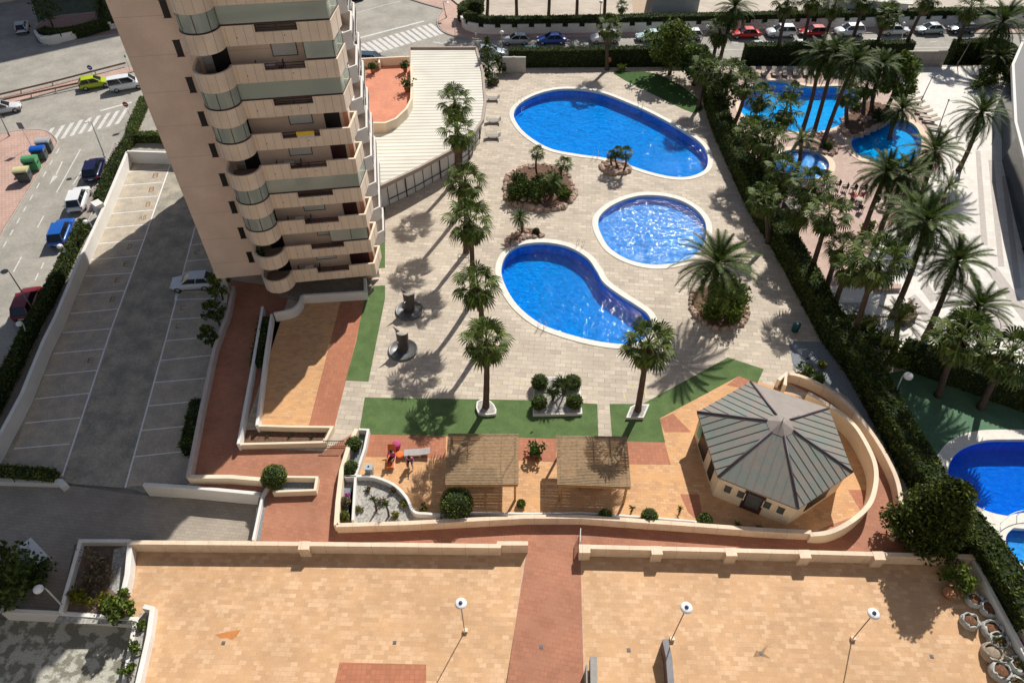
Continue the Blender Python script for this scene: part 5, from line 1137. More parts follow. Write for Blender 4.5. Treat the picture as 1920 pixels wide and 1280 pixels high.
# ------------------------------------------------------------ recycling containers
def container(u,v,body,lid,label,dome=False):
    a=Vector(P(u,v,.13)); dq=Vector(P(u-22,v+46,.13))-a; rz=math.atan2(dq.y,dq.x)+math.pi/2; o=empty('recycling_container',a,rz,label,'recycling bin')
    b=MB(); w,d,h=1.5,1.25,1.35
    vs=[(-w/2*.85,-d/2*.85,.12),(w/2*.85,-d/2*.85,.12),(w/2*.85,d/2*.85,.12),(-w/2*.85,d/2*.85,.12),(-w/2,-d/2,h),(w/2,-d/2,h),(w/2,d/2,h),(-w/2,d/2,h)]
    b.add(vs,[(3,2,1,0),(4,5,6,7),(0,1,5,4),(1,2,6,5),(2,3,7,6),(3,0,4,7)]); bev(b.build('body',body,o),.06)
    b=MB(); n=7; pf=[(d/2*1.04*math.cos(math.pi*i/n),h+.03+(.42 if dome else .3)*math.sin(math.pi*i/n)) for i in range(n+1)]
    vs=[(-w/2*1.02,y,z) for y,z in pf]+[(w/2*1.02,y,z) for y,z in pf]; m=n+1
    b.add(vs,[(i,i+1,m+i+1,m+i) for i in range(n)]+[tuple(range(m))[::-1],tuple(m+i for i in range(m)),(0,m,2*m-1,m-1)],0); fixn(b.build('lid',lid,o))
    b=MB(); b.box((0,-d/2*1.02,h-.12),(.9,.06,.16)); b.box((w/2*.98,0,h-.35),(.05,.5,.12)); b.build('slot',blackpl,o)
    for sx in (-.5,.5):
        for sy in (-.4,.4): b=MB(); b.lathe([(.07,-.03),(.08,0),(.07,.03)],n=8,M=Matrix.Translation((sx,sy,.08))@Matrix.Rotation(math.pi/2,4,'X')); b.build('castor',blackpl,o)
gb_=mat('grey_green_bin',(.09,.11,.11),.6,.15,3)
container(90,283,gb_,mat('silver_lid',(.42,.44,.47),.35,.1,3),'recycling container with silver-grey domed lid, farthest of the four')
container(80,298,gb_,mat('blue_lid',(.01,.10,.50),.3,.1,3),'recycling container with bright blue lid')
container(66,318,mat('green_bin',(.07,.30,.12),.6,.15,3),mat('green_lid',(.09,.34,.14),.6,.15,3),'all-green domed bottle bank beside the cream-lidded one',True)
container(50,338,gb_,mat('cream_lid',(.62,.56,.30),.6,.1,3),'recycling container with cream-yellow lid, nearest of the four')
# ------------------------------------------------------------ lamps and signs
lampw=mat('lamp_white',(.82,.82,.82),.4,.05,4); polem=mat('lamp_pole',(.33,.28,.25),.5,.15,3); polew=mat('pale_pole',(.6,.6,.6),.5,.1,3); bluec=mat('lamp_cap_blue',(.10,.12,.22),.4,.1,4)
def tlamp(bu,bv,hu,hv,label,z=ZD,ped=True,r=.36):
    B=Vector(P(bu,bv,z)); T=Vector(PY(hu,hv,B.y)); h=T.z-z; o=empty('terrace_lamp',B,0,label,'lamp')
    b=MB(); b.tube([(0,0,0),(T.x-B.x,0,h-.1)],.035,8); b.build('pole',polem,o); c=(T.x-B.x,0,h)
    b=MB(); b.lathe([(.05,.12),(r*.7,.10),(r,.02),(r,-.02),(r*.8,-.05),(.1,-.1)][::-1],c,24); b.build('shade',lampw,o)
    b=MB(); b.lathe([(.13,.10),(.12,.16),(.05,.19),(.02,.28)],c,12); b.build('cap',bluec,o)
    if ped: b=MB(); b.box((.06,.05,.12),(.28,.22,.24)); b.build('pedestal',cream_w,o)
tlamp(871,1184,864,1131,'white saucer lamp on the left orange terrace')
tlamp(1258,1200,1287,1139,'white saucer lamp beside the grey block wall')
tlamp(1597,1199,1638,1150,'white saucer lamp on the far right of the orange terrace')
def globe(bu,bv,hu,hv,label,z=0,r=.24,arm=(.0,.0),pm=polem,hm=lampw,name='street_lamp',flat=.8):
    B=Vector(P(bu,bv,z)); T=Vector(PY(hu,hv,B.y)); o=empty(name,B,0,label,'street lamp')
    t=Vector((T.x-B.x,0,T.z-z)); ax=Vector((arm[0],arm[1],0)); top=t-ax; b=MB()
    b.tube([(0,0,0),(top.x*.95,top.y,top.z*.95),tuple(top+Vector((0,0,.12))),tuple(t+Vector((0,0,.1)))],[.07,.05,.04,.035],8); b.tube([(0,0,0),(0,0,.5)],.1,8); b.build('pole',pm,o)
    b=MB(); b.lathe([(r*math.sin(math.pi*i/8)+.003,-r*flat*math.cos(math.pi*i/8)) for i in range(9)],t,16); b.build('lantern',hm,o)
    return o
darkl=mat('grey_lantern',(.2,.22,.26),.4,.1,4)
globe(122,1140,72,1104,'white ball lamp leaning over the lower left wall',z=ZD,r=.3,arm=(-.5,0),pm=polew)
globe(54,641,36,607,'white-topped street lamp by the hedge above the shadow edge',r=.28,arm=(-.35,0),pm=polew)
globe(70,592,8,509,'grey-topped street lamp arching over the maroon car',r=.33,arm=(-.4,0),hm=darkl,flat=.35)
globe(130,495,112,462,'white-topped street lamp between hedge and bright blue car',r=.28,arm=(-.35,0),pm=polew)
globe(186,448,160,416,'pale street lamp on the car park wall by the stepped pillar',r=.26,arm=(-.4,0),pm=polew)
globe(197,296,163,229,'pale street lamp standing over the zebra crossing',r=.3,arm=(-.5,0),pm=polew,flat=.35)
globe(19,257,-6,205,'dark lamp post at the left border of the pink pavement',r=.2,pm=darkl)
globe(941,107,941,61,'white globe lamp beside the cypress',r=.3,pm=polew)
globe(1310,88,1327,50,'white globe lamp by the loose tree',r=.3,pm=polem)
globe(1125,30,1127,4,'white globe lamp on the far plaza',z=.35,r=.3,pm=polem)
globe(1671,752,1703,705,'white ball lamp standing in the long hedge above the green court',z=ZD,r=.36,arm=(.45,0),pm=polew)
globe(1700,146,1716,111,'slim plaza lamp nearest the beige wall',z=ZD,r=.16,pm=polew)
globe(1728,187,1748,145,'slim grey plaza lamp beside the sun loungers',z=ZD,r=.12,pm=darkl,hm=darkl)
globe(1760,240,1779,188,'slim grey plaza lamp behind the last loungers',z=ZD,r=.12,pm=darkl,hm=darkl)
globe(1795,122,1821,76,'dark-headed lamp post in front of the corner hedge',z=ZD,r=.2,pm=polem,hm=darkl)
globe(1690,80,1695,44,'white globe lamp between the white estate and the grey-green saloon',r=.22,pm=polew)
globe(1790,412,1798,288,'thin plaza mast in the middle of the white plaza',z=ZD,r=.1,pm=polew,hm=darkl) if False else None
globe(1676,665,1690,640,'short pale post at the hedge meeting point',z=ZD,r=.12,pm=polew)
globe(837,35,838,5,'street lamp with flat head on the curved pavement',r=.3,pm=polem,flat=.3,arm=(.6,0))
def sign(bu,bv,hu,hv,label,shape='disc',m=None,m2=None,z=.13,sz=.35,txt=None):
    B=Vector(P(bu,bv,z)); T=Vector(PY(hu,hv,B.y)); o=empty('road_sign',B,0,label,'sign'); t=Vector((T.x-B.x,0,T.z-z))
    b=MB(); b.tube([(0,0,0),tuple(t+Vector((0,.03,0)))],.035,6); b.build('pole',polew,o); Mx=Matrix.Translation(t)@Matrix.Rotation(math.pi/2,4,'X')
    b=MB()
    if shape=='disc': b.lathe([(sz,-.015),(sz,.015)],n=20,M=Mx,smooth=False)
    else: b.box(tuple(t),(sz*1.6,.04,sz*2))
    b.build('panel',m,o)
    if m2:
        b=MB()
        if shape=='disc': b.box(tuple(t-Vector((0,.03,0))),(sz*1.2,.02,sz*.35))
        else: b.box(tuple(t-Vector((0,.03,0))),(sz*1.2,.02,sz*1.5))
        b.build('symbol',m2,o)
redm=mat('sign_red',(.4,.02,.02),.5,.1,4); bluem=mat('sign_blue',(.03,.08,.3),.5,.1,4); signw=mat('sign_white',(.7,.7,.7),.5,.05,4); greym=mat('sign_back_grey',(.22,.23,.25),.5,.1,4)
sign(249,231,235,196,'round red sign with a white bar by the zebra crossing',m=redm,m2=signw)
sign(172,139,168,127,'round blue sign standing on the median',m=bluem,m2=signw)
sign(60,276,38,236,'grey rectangular sign board on the pink pavement','rect',greym,sz=.42)
sign(853,70,853,37,'small dark sign post on the curved pink pavement','rect',greym,sz=.22)
sign(892,82,892,64,'short white post sign in front of the battlemented wall','rect',signw,sz=.18)
sign(244,134,234,106,'thin bare post sign by the guard rail end','rect',greym,sz=.15)
# guard rail
for px,lb in (([(-20,189),(100,160),(180,139),(238,124)],'brown guard rail along the upper side of the median'),([(-20,200),(60,182),(150,162)],'brown guard rail along the lower side of the median')):
    xy=XY(px,.13); o=empty('guard_rail',(0,0,0),0,lb,'guard rail'); b=MB(); b.wall(xy,.5,.72,.09); b.build('rail',mat('brown_rail',(.2,.13,.10),.7,.15,3),o); b=MB()
    for i in range(len(xy)-1):
        a=Vector(xy[i]);c=Vector(xy[i+1]); n=max(1,int((c-a).length/3))
        for j in range(n): p=a.lerp(c,j/n); b.box((p.x,p.y,.35),(.12,.12,.6))
    b.build('rail_posts',mat('pale_post',(.5,.47,.42),.8),o)
# ------------------------------------------------------------ loungers and chairs
canvas=mat('sand_canvas',(.52,.44,.35),.85,.12,4); frame_w=mat('white_frame',(.7,.7,.68),.5,.05,4); frame_d=mat('dark_frame',(.035,.03,.03),.6,.1,4)
def lounger_mesh(nm,lb,group,fabric,frame,back=.5,cat='sun lounger'):
    o=empty('sun_lounger',(0,0,0),0,lb,cat,group); b=MB(); b.box((.45,0,.32),(1.3,.6,.06)); b.build('seat',fabric,o)
    b=MB(); M=Matrix.Translation((-.2,0,.33))@Matrix.Rotation(back,4,'Y'); b.box((-.35,0,0),(.75,.6,.06),M=M); b.build('backrest',fabric,o)
    b=MB(); 
    for s in (-.3,.3): b.beam((-.2,s,.27),(1.1,s,.27),.05)
    b.build('frame',frame,o)
    for x in (-.1,.95):
        for s in (-.28,.28): q=MB(); q.box((x,s,.13),(.05,.05,.26)); q.build('leg',frame,o)
    return o
def place(o,u,v,du,dv,z=ZD):
    a=Vector(P(u,v,z)); n=Vector(P(u+du,v+dv,z))-a; o.location=(a.x,a.y,z+.022); o.rotation_euler=(0,0,math.atan2(n.y,n.x)); return o
L0_=lounger_mesh('l','x','loungers above the cyan pool',canvas,frame_d)
row=[1392+k*19.5 for k in range(10)]
for i,u in enumerate(row):
    o=L0_ if i==0 else copy_tree(L0_); place(o,u,139,3,14); o['label']='sand-coloured sun lounger, %s from the left in the row above the cyan pool'%ORD[i]
for i,(u,v) in enumerate(((1705,173),(1708,180),(1712,190),(1718,197),(1726,207),(1732,214),(1740,223),(1746,230),(1757,244),(1765,262))):
    o=copy_tree(L0_); place(o,u,v,-16,-2); o['group']='loungers along the white plaza edge'; o['label']='cushioned sun lounger, %s from the top along the white plaza edge'%ORD[i]
bigm=mat('grey_daybed_mesh',(.34,.31,.28),.8,.15,4)
for i,(u,v) in enumerate(((924,188),(926,230),(925,259))):
    o=empty('daybed',(0,0,0),0,('topmost','middle','lowest')[i]+' of three grey daybeds beside the annex','daybed','grey daybeds beside the annex')
    b=MB(); b.box((0,0,.32),(1.3,.75,.06)); b.build('seat',bigm,o)
    for s,rt in ((-1,-.9),(1,.9)):
        b=MB(); M=Matrix.Translation((s*.62,0,.35))@Matrix.Rotation(-rt*.7,4,'Y'); b.box((s*.18,0,0),(.4,.8,.05),M=M); b.build('backrest',bigm,o)
    for s in (-.5,.5): b=MB(); b.box((s,0,.15),(.06,.7,.3)); b.build('leg',mat('grey_tube',(.3,.29,.27),.5,.1,4),o)
    place(o,u,v,10,0)
wick=mat('dark_wicker',(.06,.035,.03),.8,.3,9)
def chair_(lb,group,m=wick,leg=frame_d):
    o=empty('terrace_chair',(0,0,0),0,lb,'chair',group); b=MB(); b.box((0,0,.43),(.5,.5,.06)); b.build('seat',m,o)
    b=MB(); b.box((-.25,0,.7),(.06,.5,.5)); b.build('backrest',m,o)
    for s in (-.25,.25): b=MB(); b.box((0,s,.62),(.5,.05,.05)); b.beam((.22,s,.62),(.22,s,.43),.04); b.build('armrest',leg,o)
    for x in (-.22,.22):
        for s in (-.22,.22): b=MB(); b.box((x,s,.2),(.04,.04,.4)); b.build('leg',leg,o)
    return o
ch0=chair_('x','dark chairs on the neighbouring terrace')
CH=[(1568,352,180,'leftmost dark chair of the upper row, below the teardrop pool palms'),(1582,358,175,'second dark chair of the upper row'),(1598,360,190,'third dark chair of the upper row'),(1616,360,180,'fourth dark chair of the upper row'),(1712,352,60,'dark chair at the right end of the upper row'),
 (1598,384,10,'dark chair left of the red-seated pair'),(1612,396,40,'dark chair at the lower left table'),(1640,384,200,'dark chair between the two leaning trunks'),(1662,396,-30,'dark chair right of the leaning trunks'),(1676,384,90,'dark chair against the plaza edge table'),(1690,398,150,'dark chair in the tight cluster by the plaza'),(1704,390,220,'dark chair at the back of the plaza cluster'),(1688,412,20,'lowest dark chair of the plaza cluster'),(1720,404,-60,'dark chair under the yellow-green young palm'),(1738,398,120,'rightmost dark chair by the plaza edge')]
for i,(u,v,a,lb) in enumerate(CH):
    o=ch0 if i==0 else copy_tree(ch0); x,y,_=D(u,v); o.location=(x,y,ZD+.02); o.rotation_euler=(0,0,math.radians(a)); o['label']=lb
ch1=chair_('red-cushioned chair near the upper chair row, left one','red chairs on the neighbouring terrace',mat('red_cushion',(.35,.03,.03),.8)); x,y,_=D(1600,374); ch1.location=(x,y,ZD+.02)
ch2=copy_tree(ch1); x,y,_=D(1612,372); ch2.location=(x,y,ZD+.02); ch2.rotation_euler=(0,0,2); ch2['label']='red-cushioned chair near the upper chair row, right one'
for i,(u,v,lb) in enumerate(((1607,384,'small round table beside the red chairs'),(1652,390,'small round table between the leaning trunks'),(1695,388,'small round table in the plaza cluster'),(1730,390,'small round table at the plaza edge'))):
    x,y,_=D(u,v); o=empty('cafe_table',(x,y,ZD+.02),0,lb,'table','round tables on the neighbouring terrace'); b=MB(); b.lathe([(.4,.7),(.42,.72),(.4,.74)],n=16); b.build('tabletop',canvas,o); b=MB(); b.tube([(0,0,.02),(0,0,.7)],.04,8); b.lathe([(.25,0),(.22,.04)],n=12); b.build('leg',frame_d,o)
for (px,lb,hh) in (([(1640,532),(1690,532),(1690,540),(1642,542)],'low timber bench board at the terrace end',.4),([(1583,588),(1648,590),(1652,598),(1583,597)],'stone step below the rippled panels',.3)):
    b=MB(); b.slab(ccw(XY(px,ZD+hh)),ZD,ZD+hh); tag(b.build('bench',[pinkstone]),lb,'bench')
# two canopies / panels of the neighbour terrace
b=MB(); b.slab(ccw(XY([(1565,567),(1620,567),(1622,590),(1566,588)],ZD+.5)),ZD,ZD+.5); tag(b.build('water_steps',[mat('rippled_white_stone',(.55,.55,.53),.5,.6,5)]),'rippled white stone block at the terrace end','fountain')
b=MB(); b.box((*D(1482,408)[:2],ZD+.9),(1.9,1.6,1.8),.2); tag(b.build('utility_kiosk',[mat('grey_kiosk',(.24,.23,.20),.7,.2,3)]),'grey box kiosk beside the hedge on the neighbouring terrace','kiosk')
b=MB(); b.slab(ccw(XY([(1708,560),(1722,590),(1700,605),(1680,590)],ZD+.6)),ZD,ZD+.6); tag(b.build('planter',[mat('brown_planter',(.2,.12,.08),.8,.2,3)]),'brown wedge planter at the foot of the widest feather palm','planter')
# ------------------------------------------------------------ pool showers
dk=mat('shower_dark_panel',(.075,.062,.055),.45,.2,2); rimm=mat('shower_rim_steel',(.5,.5,.5),.4,.15,3,metal=.5)
def shower(u,v,label):
    x,y,_=D(u,v); o=empty('pool_shower',(x,y,ZD),-.15,label,'shower'); b=MB()
    b.lathe([(1.28,0),(1.3,.16),(1.22,.2),(1.16,.1),(.02,.08)],n=36); b.build('tray',mat('tray_grey',(.16,.16,.16),.4,.2,3),o)
    b=MB(); b.lathe([(1.15,.085),(.01,.095)],n=36); b.build('tray_floor',mat('wet_grey_floor',(.07,.075,.08),.4,.2,3),o)
    b=MB(); pr=arc(0,.15,.5,195,345,8)
    n=len(pr); zs=[.1,1.95]; 
    vs=[(p[0]*(.95 if z<1 else 1.1),p[1]+(.0 if z<1 else .25),z) for z in zs for p in pr]+[(p[0]*(.95 if z<1 else 1.1),p[1]+.22+(.0 if z<1 else .25),z) for z in zs for p in pr]
    f=[(i,i+1,n+i+1,n+i) for i in range(n-1)]+[(2*n+i,3*n+i,3*n+i+1,2*n+i+1) for i in range(n-1)]+[(n+i,n+i+1,3*n+i+1,3*n+i) for i in range(n-1)]+[(0,n,3*n,2*n),(n-1,3*n-1,4*n-1,2*n-1)]
    b.add(vs,f); fixn(b.build('panel',dk,o))
    b=MB(); b.wall([(p[0]*1.1,p[1]+.36) for p in pr],1.95,1.98,.08); b.build('panel_cap',rimm,o)
    b=MB(); b.add([(-.5,.35,1.85),(-.72,.3,2.6),(-.2,.4,1.95),(-.5,.42,1.85),(-.72,.36,2.6),(-.2,.47,1.95)],[(0,1,2),(5,4,3),(0,3,4,1),(1,4,5,2),(2,5,3,0)]); b.build('shower_fin',mat('fin_grey',(.25,.23,.23),.5,.1,3),o)
    b=MB(); b.lathe([(.06,0),(.08,.04),(.03,.08)],(-.2,-.52,1.5),10); b.build('shower_knob',steel,o)
shower(768,583,'dark poolside shower panel in a round rimmed tray, farther one')
shower(756,657,'dark poolside shower panel in a round rimmed tray, nearer one')
# glass-like fan beside the farther shower
# ------------------------------------------------------------ grey blocks on the lower edge
gp=mat('grey_granite_cap',(.22,.22,.24),.6,.2,3)
b=MB(); b.wall(XY([(1247,1198),(1254,1230),(1262,1330)],ZD+1.2),ZD,ZD+1.2,.32); o=tag(bev(b.build('screen_wall',[mat('brown_render',(.18,.12,.10),.8,.2,2)]),.02),'free-standing brown wall with grey capping on the terrace','wall')
b=MB(); b.wall(XY([(1247,1198),(1254,1230),(1262,1330)],ZD+1.2),ZD+1.2,ZD+1.25,.38); b.build('coping',gp,o)
b=MB(); b.wall(XY([(1113,1230),(1114,1340)],ZD+1.3),ZD+.4,ZD+1.3,.4); b.wall(XY([(1100,1245),(1101,1340)],ZD+1.2),ZD,ZD+1.2,.08); o=tag(b.build('vent_box',[mat('grey_vent_metal',(.30,.29,.27),.5,.15,3)]),'grey ribbed metal box standing at the path edge','vent')
for i,(u,v,lb) in enumerate(((740,1204,'small square drain in the left terrace'),(1015,1212,'small square drain in the red-brown path'),(1179,1218,'small square drain near the path edge of the right terrace'),(1427,1224,'star-stained square drain amid the right terrace'),(1747,1230,'small square drain at the right of the terrace'),(419,1205,'small square drain beneath the leaf-shaped stain'))):
    x,y,_=D(u,v); b=MB(); b.box((x,y,ZD+.02),(.22,.22,.02)); b.box((x,y,ZD+.036),(.12,.12,.008)); tag(b.build('floor_drain',[mat('drain_metal',(.16,.15,.15),.5,.3,9)]),lb,'drain')
b=MB(); b.poly(XY([(404,1189),(425,1184),(452,1180),(444,1192),(436,1199),(425,1195),(415,1196)]),ZD+.012); struct('terrace_stain',b,mat('rust_orange_stain',(.55,.22,.07),.9,.1,4))
b=MB(); b.poly(XY([(1418,1218),(1425,1222),(1440,1207),(1432,1224),(1445,1234),(1427,1229),(1412,1231)]),ZD+.012); struct('terrace_stain',b,mat('dark_stain',(.33,.2,.12),.9,.1,4))
# ------------------------------------------------------------ sacks, pots in the lower right corner
sackm=mat('white_woven_sack',(.52,.54,.52),.8,.25,3,.3,14); sackb=mat('beige_sack',(.45,.38,.30),.85,.25,3,.3,14); mulch=mat('red_mulch',(.24,.11,.055),.95,.5,8,.6,20)
def sack(u,v,r,label,m=sackm,fill=mulch,weed=False):
    r*=1.22
    x,y,_=D(u,v); o=empty('rubble_sack',(x,y,ZD),R.uniform(0,6),label,'sack','big bags on the terrace corner'); b=MB(); n=18; vs=[];fs=[]
    pf=[(.8,0),(1.04,.2),(1.08,.5),(.98,.72),(.92,.86),(.80,.84),(.76,.66)]
    w_=[R.uniform(.92,1.07) for _ in range(n)]
    for i,(a,z) in enumerate(pf):
        for j in range(n):
            t=2*math.pi*j/n; k=r*a*(w_[j] if i>1 else 1); vs.append((k*math.cos(t),k*math.sin(t),z*r*1.15*(R.uniform(.75,1.3) if i>2 else 1)))
    for i in range(len(pf)-1):
        for j in range(n): fs.append((i*n+j,i*n+(j+1)%n,(i+1)*n+(j+1)%n,(i+1)*n+j))
    b.add(vs,fs,0,True); b.build('bag',m,o)
    b=MB(); b.lathe([(r*.86,.72*r),(r*.5,.92*r),(.02,.98*r)],n=14); b.build('filling',fill,o)
    for s in (-1,1): b=MB(); b.tube([(s*r*.8,-.1,r),(s*r*1.0,0,r*1.15),(s*r*.8,.15,r*1.0)],.025,5); b.build('handle',frame_w,o)
    if weed: b=MB(); b.leaves([(R.gauss(0,r*.35),R.gauss(0,r*.35),r*.8+abs(R.gauss(0,.1))) for _ in range(120)],.12); b.build('weeds',tree_l,o)
    return o
sack(1822,1128,.42,'white sack of mulch just below the leafy pot plant',fill=mulch)
sack(1850,1145,.46,'sack of red mulch pressed against the trench wall, upper one'); sack(1814,1168,.45,'open white sack standing out from the line of bags')
sack(1855,1185,.5,'sack heaped with red mulch in the middle of the line of bags'); sack(1866,1206,.48,'sack overgrown with green weeds',weed=True)
sand_=mat('grey_sand',(.36,.29,.21),.95,.3,5)
sack(1855,1228,.5,'full round beige sack',sackb,sand_); sack(1886,1226,.42,'beige sack with a hollow beside the full round one',sackb,sand_)
sack(1870,1262,.5,'crumpled open white sack near the bottom corner'); sack(1905,1250,.45,'sack with dry weeds close to the trench wall',weed=True); sack(1900,1290,.5,'white sack at the very bottom right corner',weed=True)
bush(1795,1098,.95,1.5,'large leafy pot plant in the terrace corner',bush_l,n=700,ls=.2); 
x,y,_=D(1788,1108); b=MB(); b.lathe([(.3,0),(.42,.4),(.46,.45),(.36,.45)],(x-.55,y-.25,ZD),16); tag(b.build('clay_pot',[mat('terracotta',(.42,.19,.09),.8,.15,4)]),'tilted clay pot peeking from under the leafy corner plant','pot')
x,y,_=D(1915,1212); o=empty('flower_pot',(x,y,ZD+.02),0,'red pot inside the dark trench at the right border','pot'); b=MB(); b.lathe([(.22,0),(.34,.5),(.36,.55),(.28,.55)],n=16); b.build('pot',redm,o); b=MB(); b.lathe([(.3,.5),(.02,.5)],n=12); b.build('soil',soil,o)
# flower pot pair between the pergolas
potted(1003,852,.75,1.2,ZD,'dark potted shrub between the two pergolas'); 
# ------------------------------------------------------------ bin, seats and gate rail
x,y,_=D(694,886); o=empty('litter_bin',(x,y,ZD),0,'grey box bin with a small dark knob on the barbecue paving','bin'); b=MB(); b.box((0,0,.4),(.55,.5,.8)); bev(b.build('body',mat('grey_bin',(.30,.33,.34),.5,.1,3),o),.04); b=MB(); b.box((0,0,.83),(.62,.56,.06)); b.build('lid',mat('grey_bin_lid',(.40,.44,.45),.5,.1,3),o); b=MB(); b.box((0,0,.88),(.12,.1,.06)); b.build('knob',blackpl,o)
o=empty('barrier_gate',(0,0,0),0,'low metal railing gate across the pale path','gate'); a=Vector(D(611,832)); c=Vector(D(641,840)); a=Vector(D(610,838)); c=Vector(D(648,838)); b=MB()
for zz in (.1,.85): b.beam(a+Vector((0,0,zz)),c+Vector((0,0,zz)),.05)
for i in range(12): p=a.lerp(c,i/11); b.beam(p+Vector((0,0,.1)),p+Vector((0,0,.85)),.025)
b.build('railing',frame_d,o)
a=Vector(D(1087,1003)); c=Vector(D(1083,1040)); o=empty('gate_leaf',a,0,'open metal gate leaf at the top of the central path','gate'); b=MB(); t=Vector((-.1,-1.0,0))
for zz in (.1,1.0): b.beam(Vector((0,0,zz)),t+Vector((0,0,zz)),.05)
for i in range(6): p=t*(i/5); b.beam(p+Vector((0,0,.1)),p+Vector((0,0,1.0)),.03)
b.build('leaf',polew,o)
# gilded railings of the paddling pool
o=empty('pool_fence',(0,0,0),0,'curved cream tubular rail round the small paddling pool','railing'); ph=offs(PW['h'],-.7,True); b=MB(); b.tube([(x,y,ZD+.75) for x,y in ph],.03,6,closed=True)
for (x,y) in ph[::5]: b.tube([(x,y,ZD),(x,y,ZD+.75)],.025,6)
b.build('railing',frame_w,o)
x,y,_=D(869,490); b=MB(); b.tube([(-.55,0,0),(-.5,0,.9),(.5,.0,.9),(.55,0,0)],.035,6); b.beam((-.5,0,.45),(.5,0,.45),.05); o=b.build('bicycle_rack',frame_d,loc=(x,y,ZD)); tag(o,'dark metal hoop stand at the foot of the third palm','rack')
x,y,_=D(716,441); b=MB(); b.box((0,0,.3),(.5,.5,.6)); b.lathe([(.25,.6),(.1,.7)],n=10); o=b.build('spotlight',blackpl,loc=(x,y,ZD)); tag(o,'small black box light between the narrow turf strips','light')
x,y,_=D(1490,620); b=MB(); b.lathe([(.3,0),(.34,.8),(.3,.9),(.1,.95)],n=14); o=b.build('waste_bin',mat('teal_bin',(.01,.08,.09),.5,.2,3),loc=(x,y,ZD)); tag(o,'dark teal bin under the shade by the diagonal hedge','bin')
for i,(u,v) in enumerate(((1407,387),(1427,422))):
    x,y,_=D(u,v); b=MB(); b.box((0,0,1.0),(.06,.6,.9)); b.box((0,0,.3),(.05,.05,.6)); o=b.build('notice_board',signw,loc=(x,y,ZD),rz=-.4); tag(o,('upper','lower')[i]+' white board standing against the diagonal hedge','sign')
x,y,_=D(1138,118); b=MB(); b.lathe([(.35,-.03),(.36,0),(.35,.03)],n=18,M=Matrix.Translation((0,-.3,.8))@Matrix.Rotation(math.pi/2,4,'X')); o=b.build('life_ring',mat('orange_ring',(.5,.17,.08),.6,.1,4),loc=(x,y-1.5,ZD+.4)); tag(o,'orange life ring hung on the lone fan palm trunk','life ring')
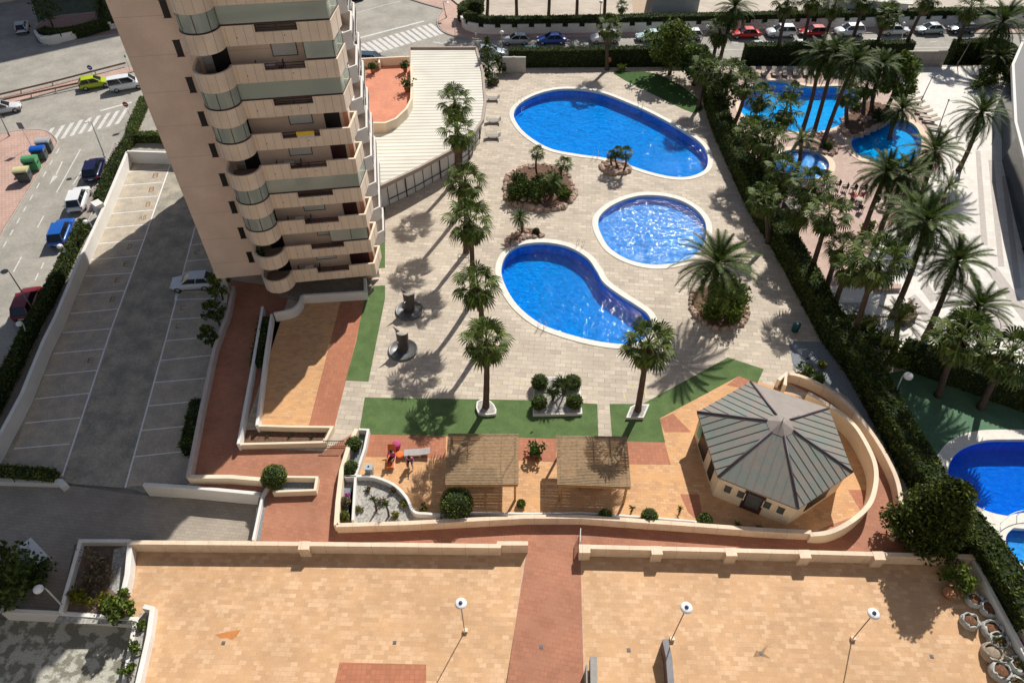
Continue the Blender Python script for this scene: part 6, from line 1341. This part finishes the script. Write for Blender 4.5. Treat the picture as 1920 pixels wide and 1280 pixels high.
# ------------------------------------------------------------ people
skin=mat('skin',(.52,.30,.20),.6,.08,4); hair_m=mat('dark_hair',(.03,.02,.015),.7,.2,9)
def person(u,v,rz,label,top,bottom,seat=.40,lean=.25,hat=None):
    x,y,_=D(u,v); o=empty('person',(x,y,ZD+.022),rz,label,'person'); o.scale=(1.15,1.15,1.15)
    hip=Vector((0,0,seat+.1)); J={}; tl=lean
    chest=hip+Vector((math.sin(tl)*.42,0,math.cos(tl)*.42)); neck=chest+Vector((math.sin(tl)*.12,0,.13)); head=neck+Vector((.05,0,.12)); crown=head+Vector((.02,0,.13))
    V=[hip,hip.lerp(chest,.5),chest,neck,head,crown]; Rr=[.16,.145,.165,.06,.1,.075]; E=[(0,1),(1,2),(2,3),(3,4),(4,5)]
    def chain(root,pts,rs):
        last=root
        for p,r in zip(pts,rs): V.append(Vector(p)); Rr.append(r); E.append((last,len(V)-1)); last=len(V)-1
        return last
    for s in (-1,1):
        sh=chest+Vector((0,s*.19,.06)); el=sh+Vector((.12,s*.06,-.26)); wr=el+Vector((.24,-s*.06,-.02)); h=chain(2,[sh,el,wr,wr+Vector((.07,0,-.01))],[.06,.045,.032,.035])
        for k in range(5):
            a=(k-2)*.35; f=Vector((math.cos(a),math.sin(a),-.25))*(.075 if k not in (0,) else .05); chain(h,[V[h]+f*.6,V[h]+f*1.2],[.011,.009])
        kn=hip+Vector((.43,s*.13,.02)); an=kn+Vector((.06,s*.02,-seat+.0)); chain(0,[hip+Vector((.04,s*.1,-.02)),kn,an,an+Vector((.13,0,-.05))],[.10,.065,.042,.04])
    me=bpy.data.meshes.new('body'); me.from_pydata([tuple(p) for p in V],E,[]); bo=bpy.data.objects.new('body',me); C.objects.link(bo)
    md=bo.modifiers.new('skin','SKIN'); 
    for i,r in enumerate(Rr): me.skin_vertices[0].data[i].radius=(r,r)
    me.skin_vertices[0].data[0].use_root=True
    bo.modifiers.new('sub','SUBSURF').levels=1; bo.modifiers['sub'].render_levels=1
    dg=bpy.context.evaluated_depsgraph_get(); nm=bpy.data.meshes.new_from_object(bo.evaluated_get(dg)); bpy.data.objects.remove(bo)
    for p in nm.polygons: p.use_smooth=True
    nm.materials.clear(); nm.materials.append(skin); nm.materials.append(top); nm.materials.append(bottom)
    for p in nm.polygons:
        c=p.center
        if c.z<hip.z+.12 and c.x<.5 and abs(c.y)<.26 and c.z>seat-.15: p.material_index=2
        elif hip.z+.1<c.z<neck.z-.03 and abs(c.y)<.28 and c.x<chest.x+.16: p.material_index=1
    bo=bpy.data.objects.new('body',nm); C.objects.link(bo); bo.parent=o
    b=MB(); b.lathe([(.02,.17),(.08,.14),(.115,.07),(.118,0),(.1,-.07),(.06,-.1)][::-1],tuple(head+Vector((-.025,0,.0))),12); b.build('hair',hair_m,o)
    b=MB(); b.box(tuple(head+Vector((.105,0,-.01))),(.03,.025,.035)); b.build('nose',skin,o)
    b=MB()
    for s in (-1,1): b.box(tuple(head+Vector((.098,s*.035,.02))),(.01,.02,.012))
    b.box(tuple(head+Vector((.095,0,-.05))),(.01,.04,.01)); b.build('eyes_and_mouth',hair_m,o)
    if hat: b=MB(); b.lathe([(.32,0),(.14,.05),(.13,.14),(.02,.16)],tuple(head+Vector((0,0,.08))),18); b.build('hat',hat,o)
    return o
pink=mat('pink_cloth',(.55,.16,.30),.8,.1,4); mag=mat('magenta_cloth',(.45,.05,.2),.8,.1,4); org=mat('orange_cloth',(.75,.18,.04),.8,.12,4)
g3='loungers in use on the barbecue paving'
la=lounger_mesh('a','white-framed lounger with grey canvas standing across the barbecue paving',g3,mat('grey_canvas',(.42,.38,.36),.8,.1,4),frame_w,.15); place(la,785,852,-18,1)
lc=lounger_mesh('c','low orange folding chair with white frame in the sun',g3,org,frame_w,.9,'folding chair'); place(lc,735,858,-2,16); lc.name='folding_chair'
person(770,868,-1.45,'person in a pink top seated on the edge of the grey lounger',pink,mat('dark_trousers',(.03,.02,.03),.8),lean=.55)
person(738,862,-1.9,'person with a magenta top sitting low on the orange folding chair',mag,mat('dark_red_cloth',(.12,.02,.03),.8),seat=.35,lean=.1)
x,y,_=D(744,838); o=empty('parasol_seat',(x,y,ZD+.02),0,'round magenta pouf stool with white rim behind the orange chair','stool'); b=MB(); b.lathe([(.28,.0),(.33,.2),(.33,.4),(.28,.46),(.02,.47)],n=20); b.build('cushion',mag,o)
x,y,_=D(750,856); b=MB(); b.lathe([(.2,.0),(.3,.12),(.33,.3),(.25,.34),(.02,.3)],n=14); o=b.build('beach_bag',org,loc=(x,y,ZD+.02)); tag(o,'bright orange beach bag between the two seated people','bag')
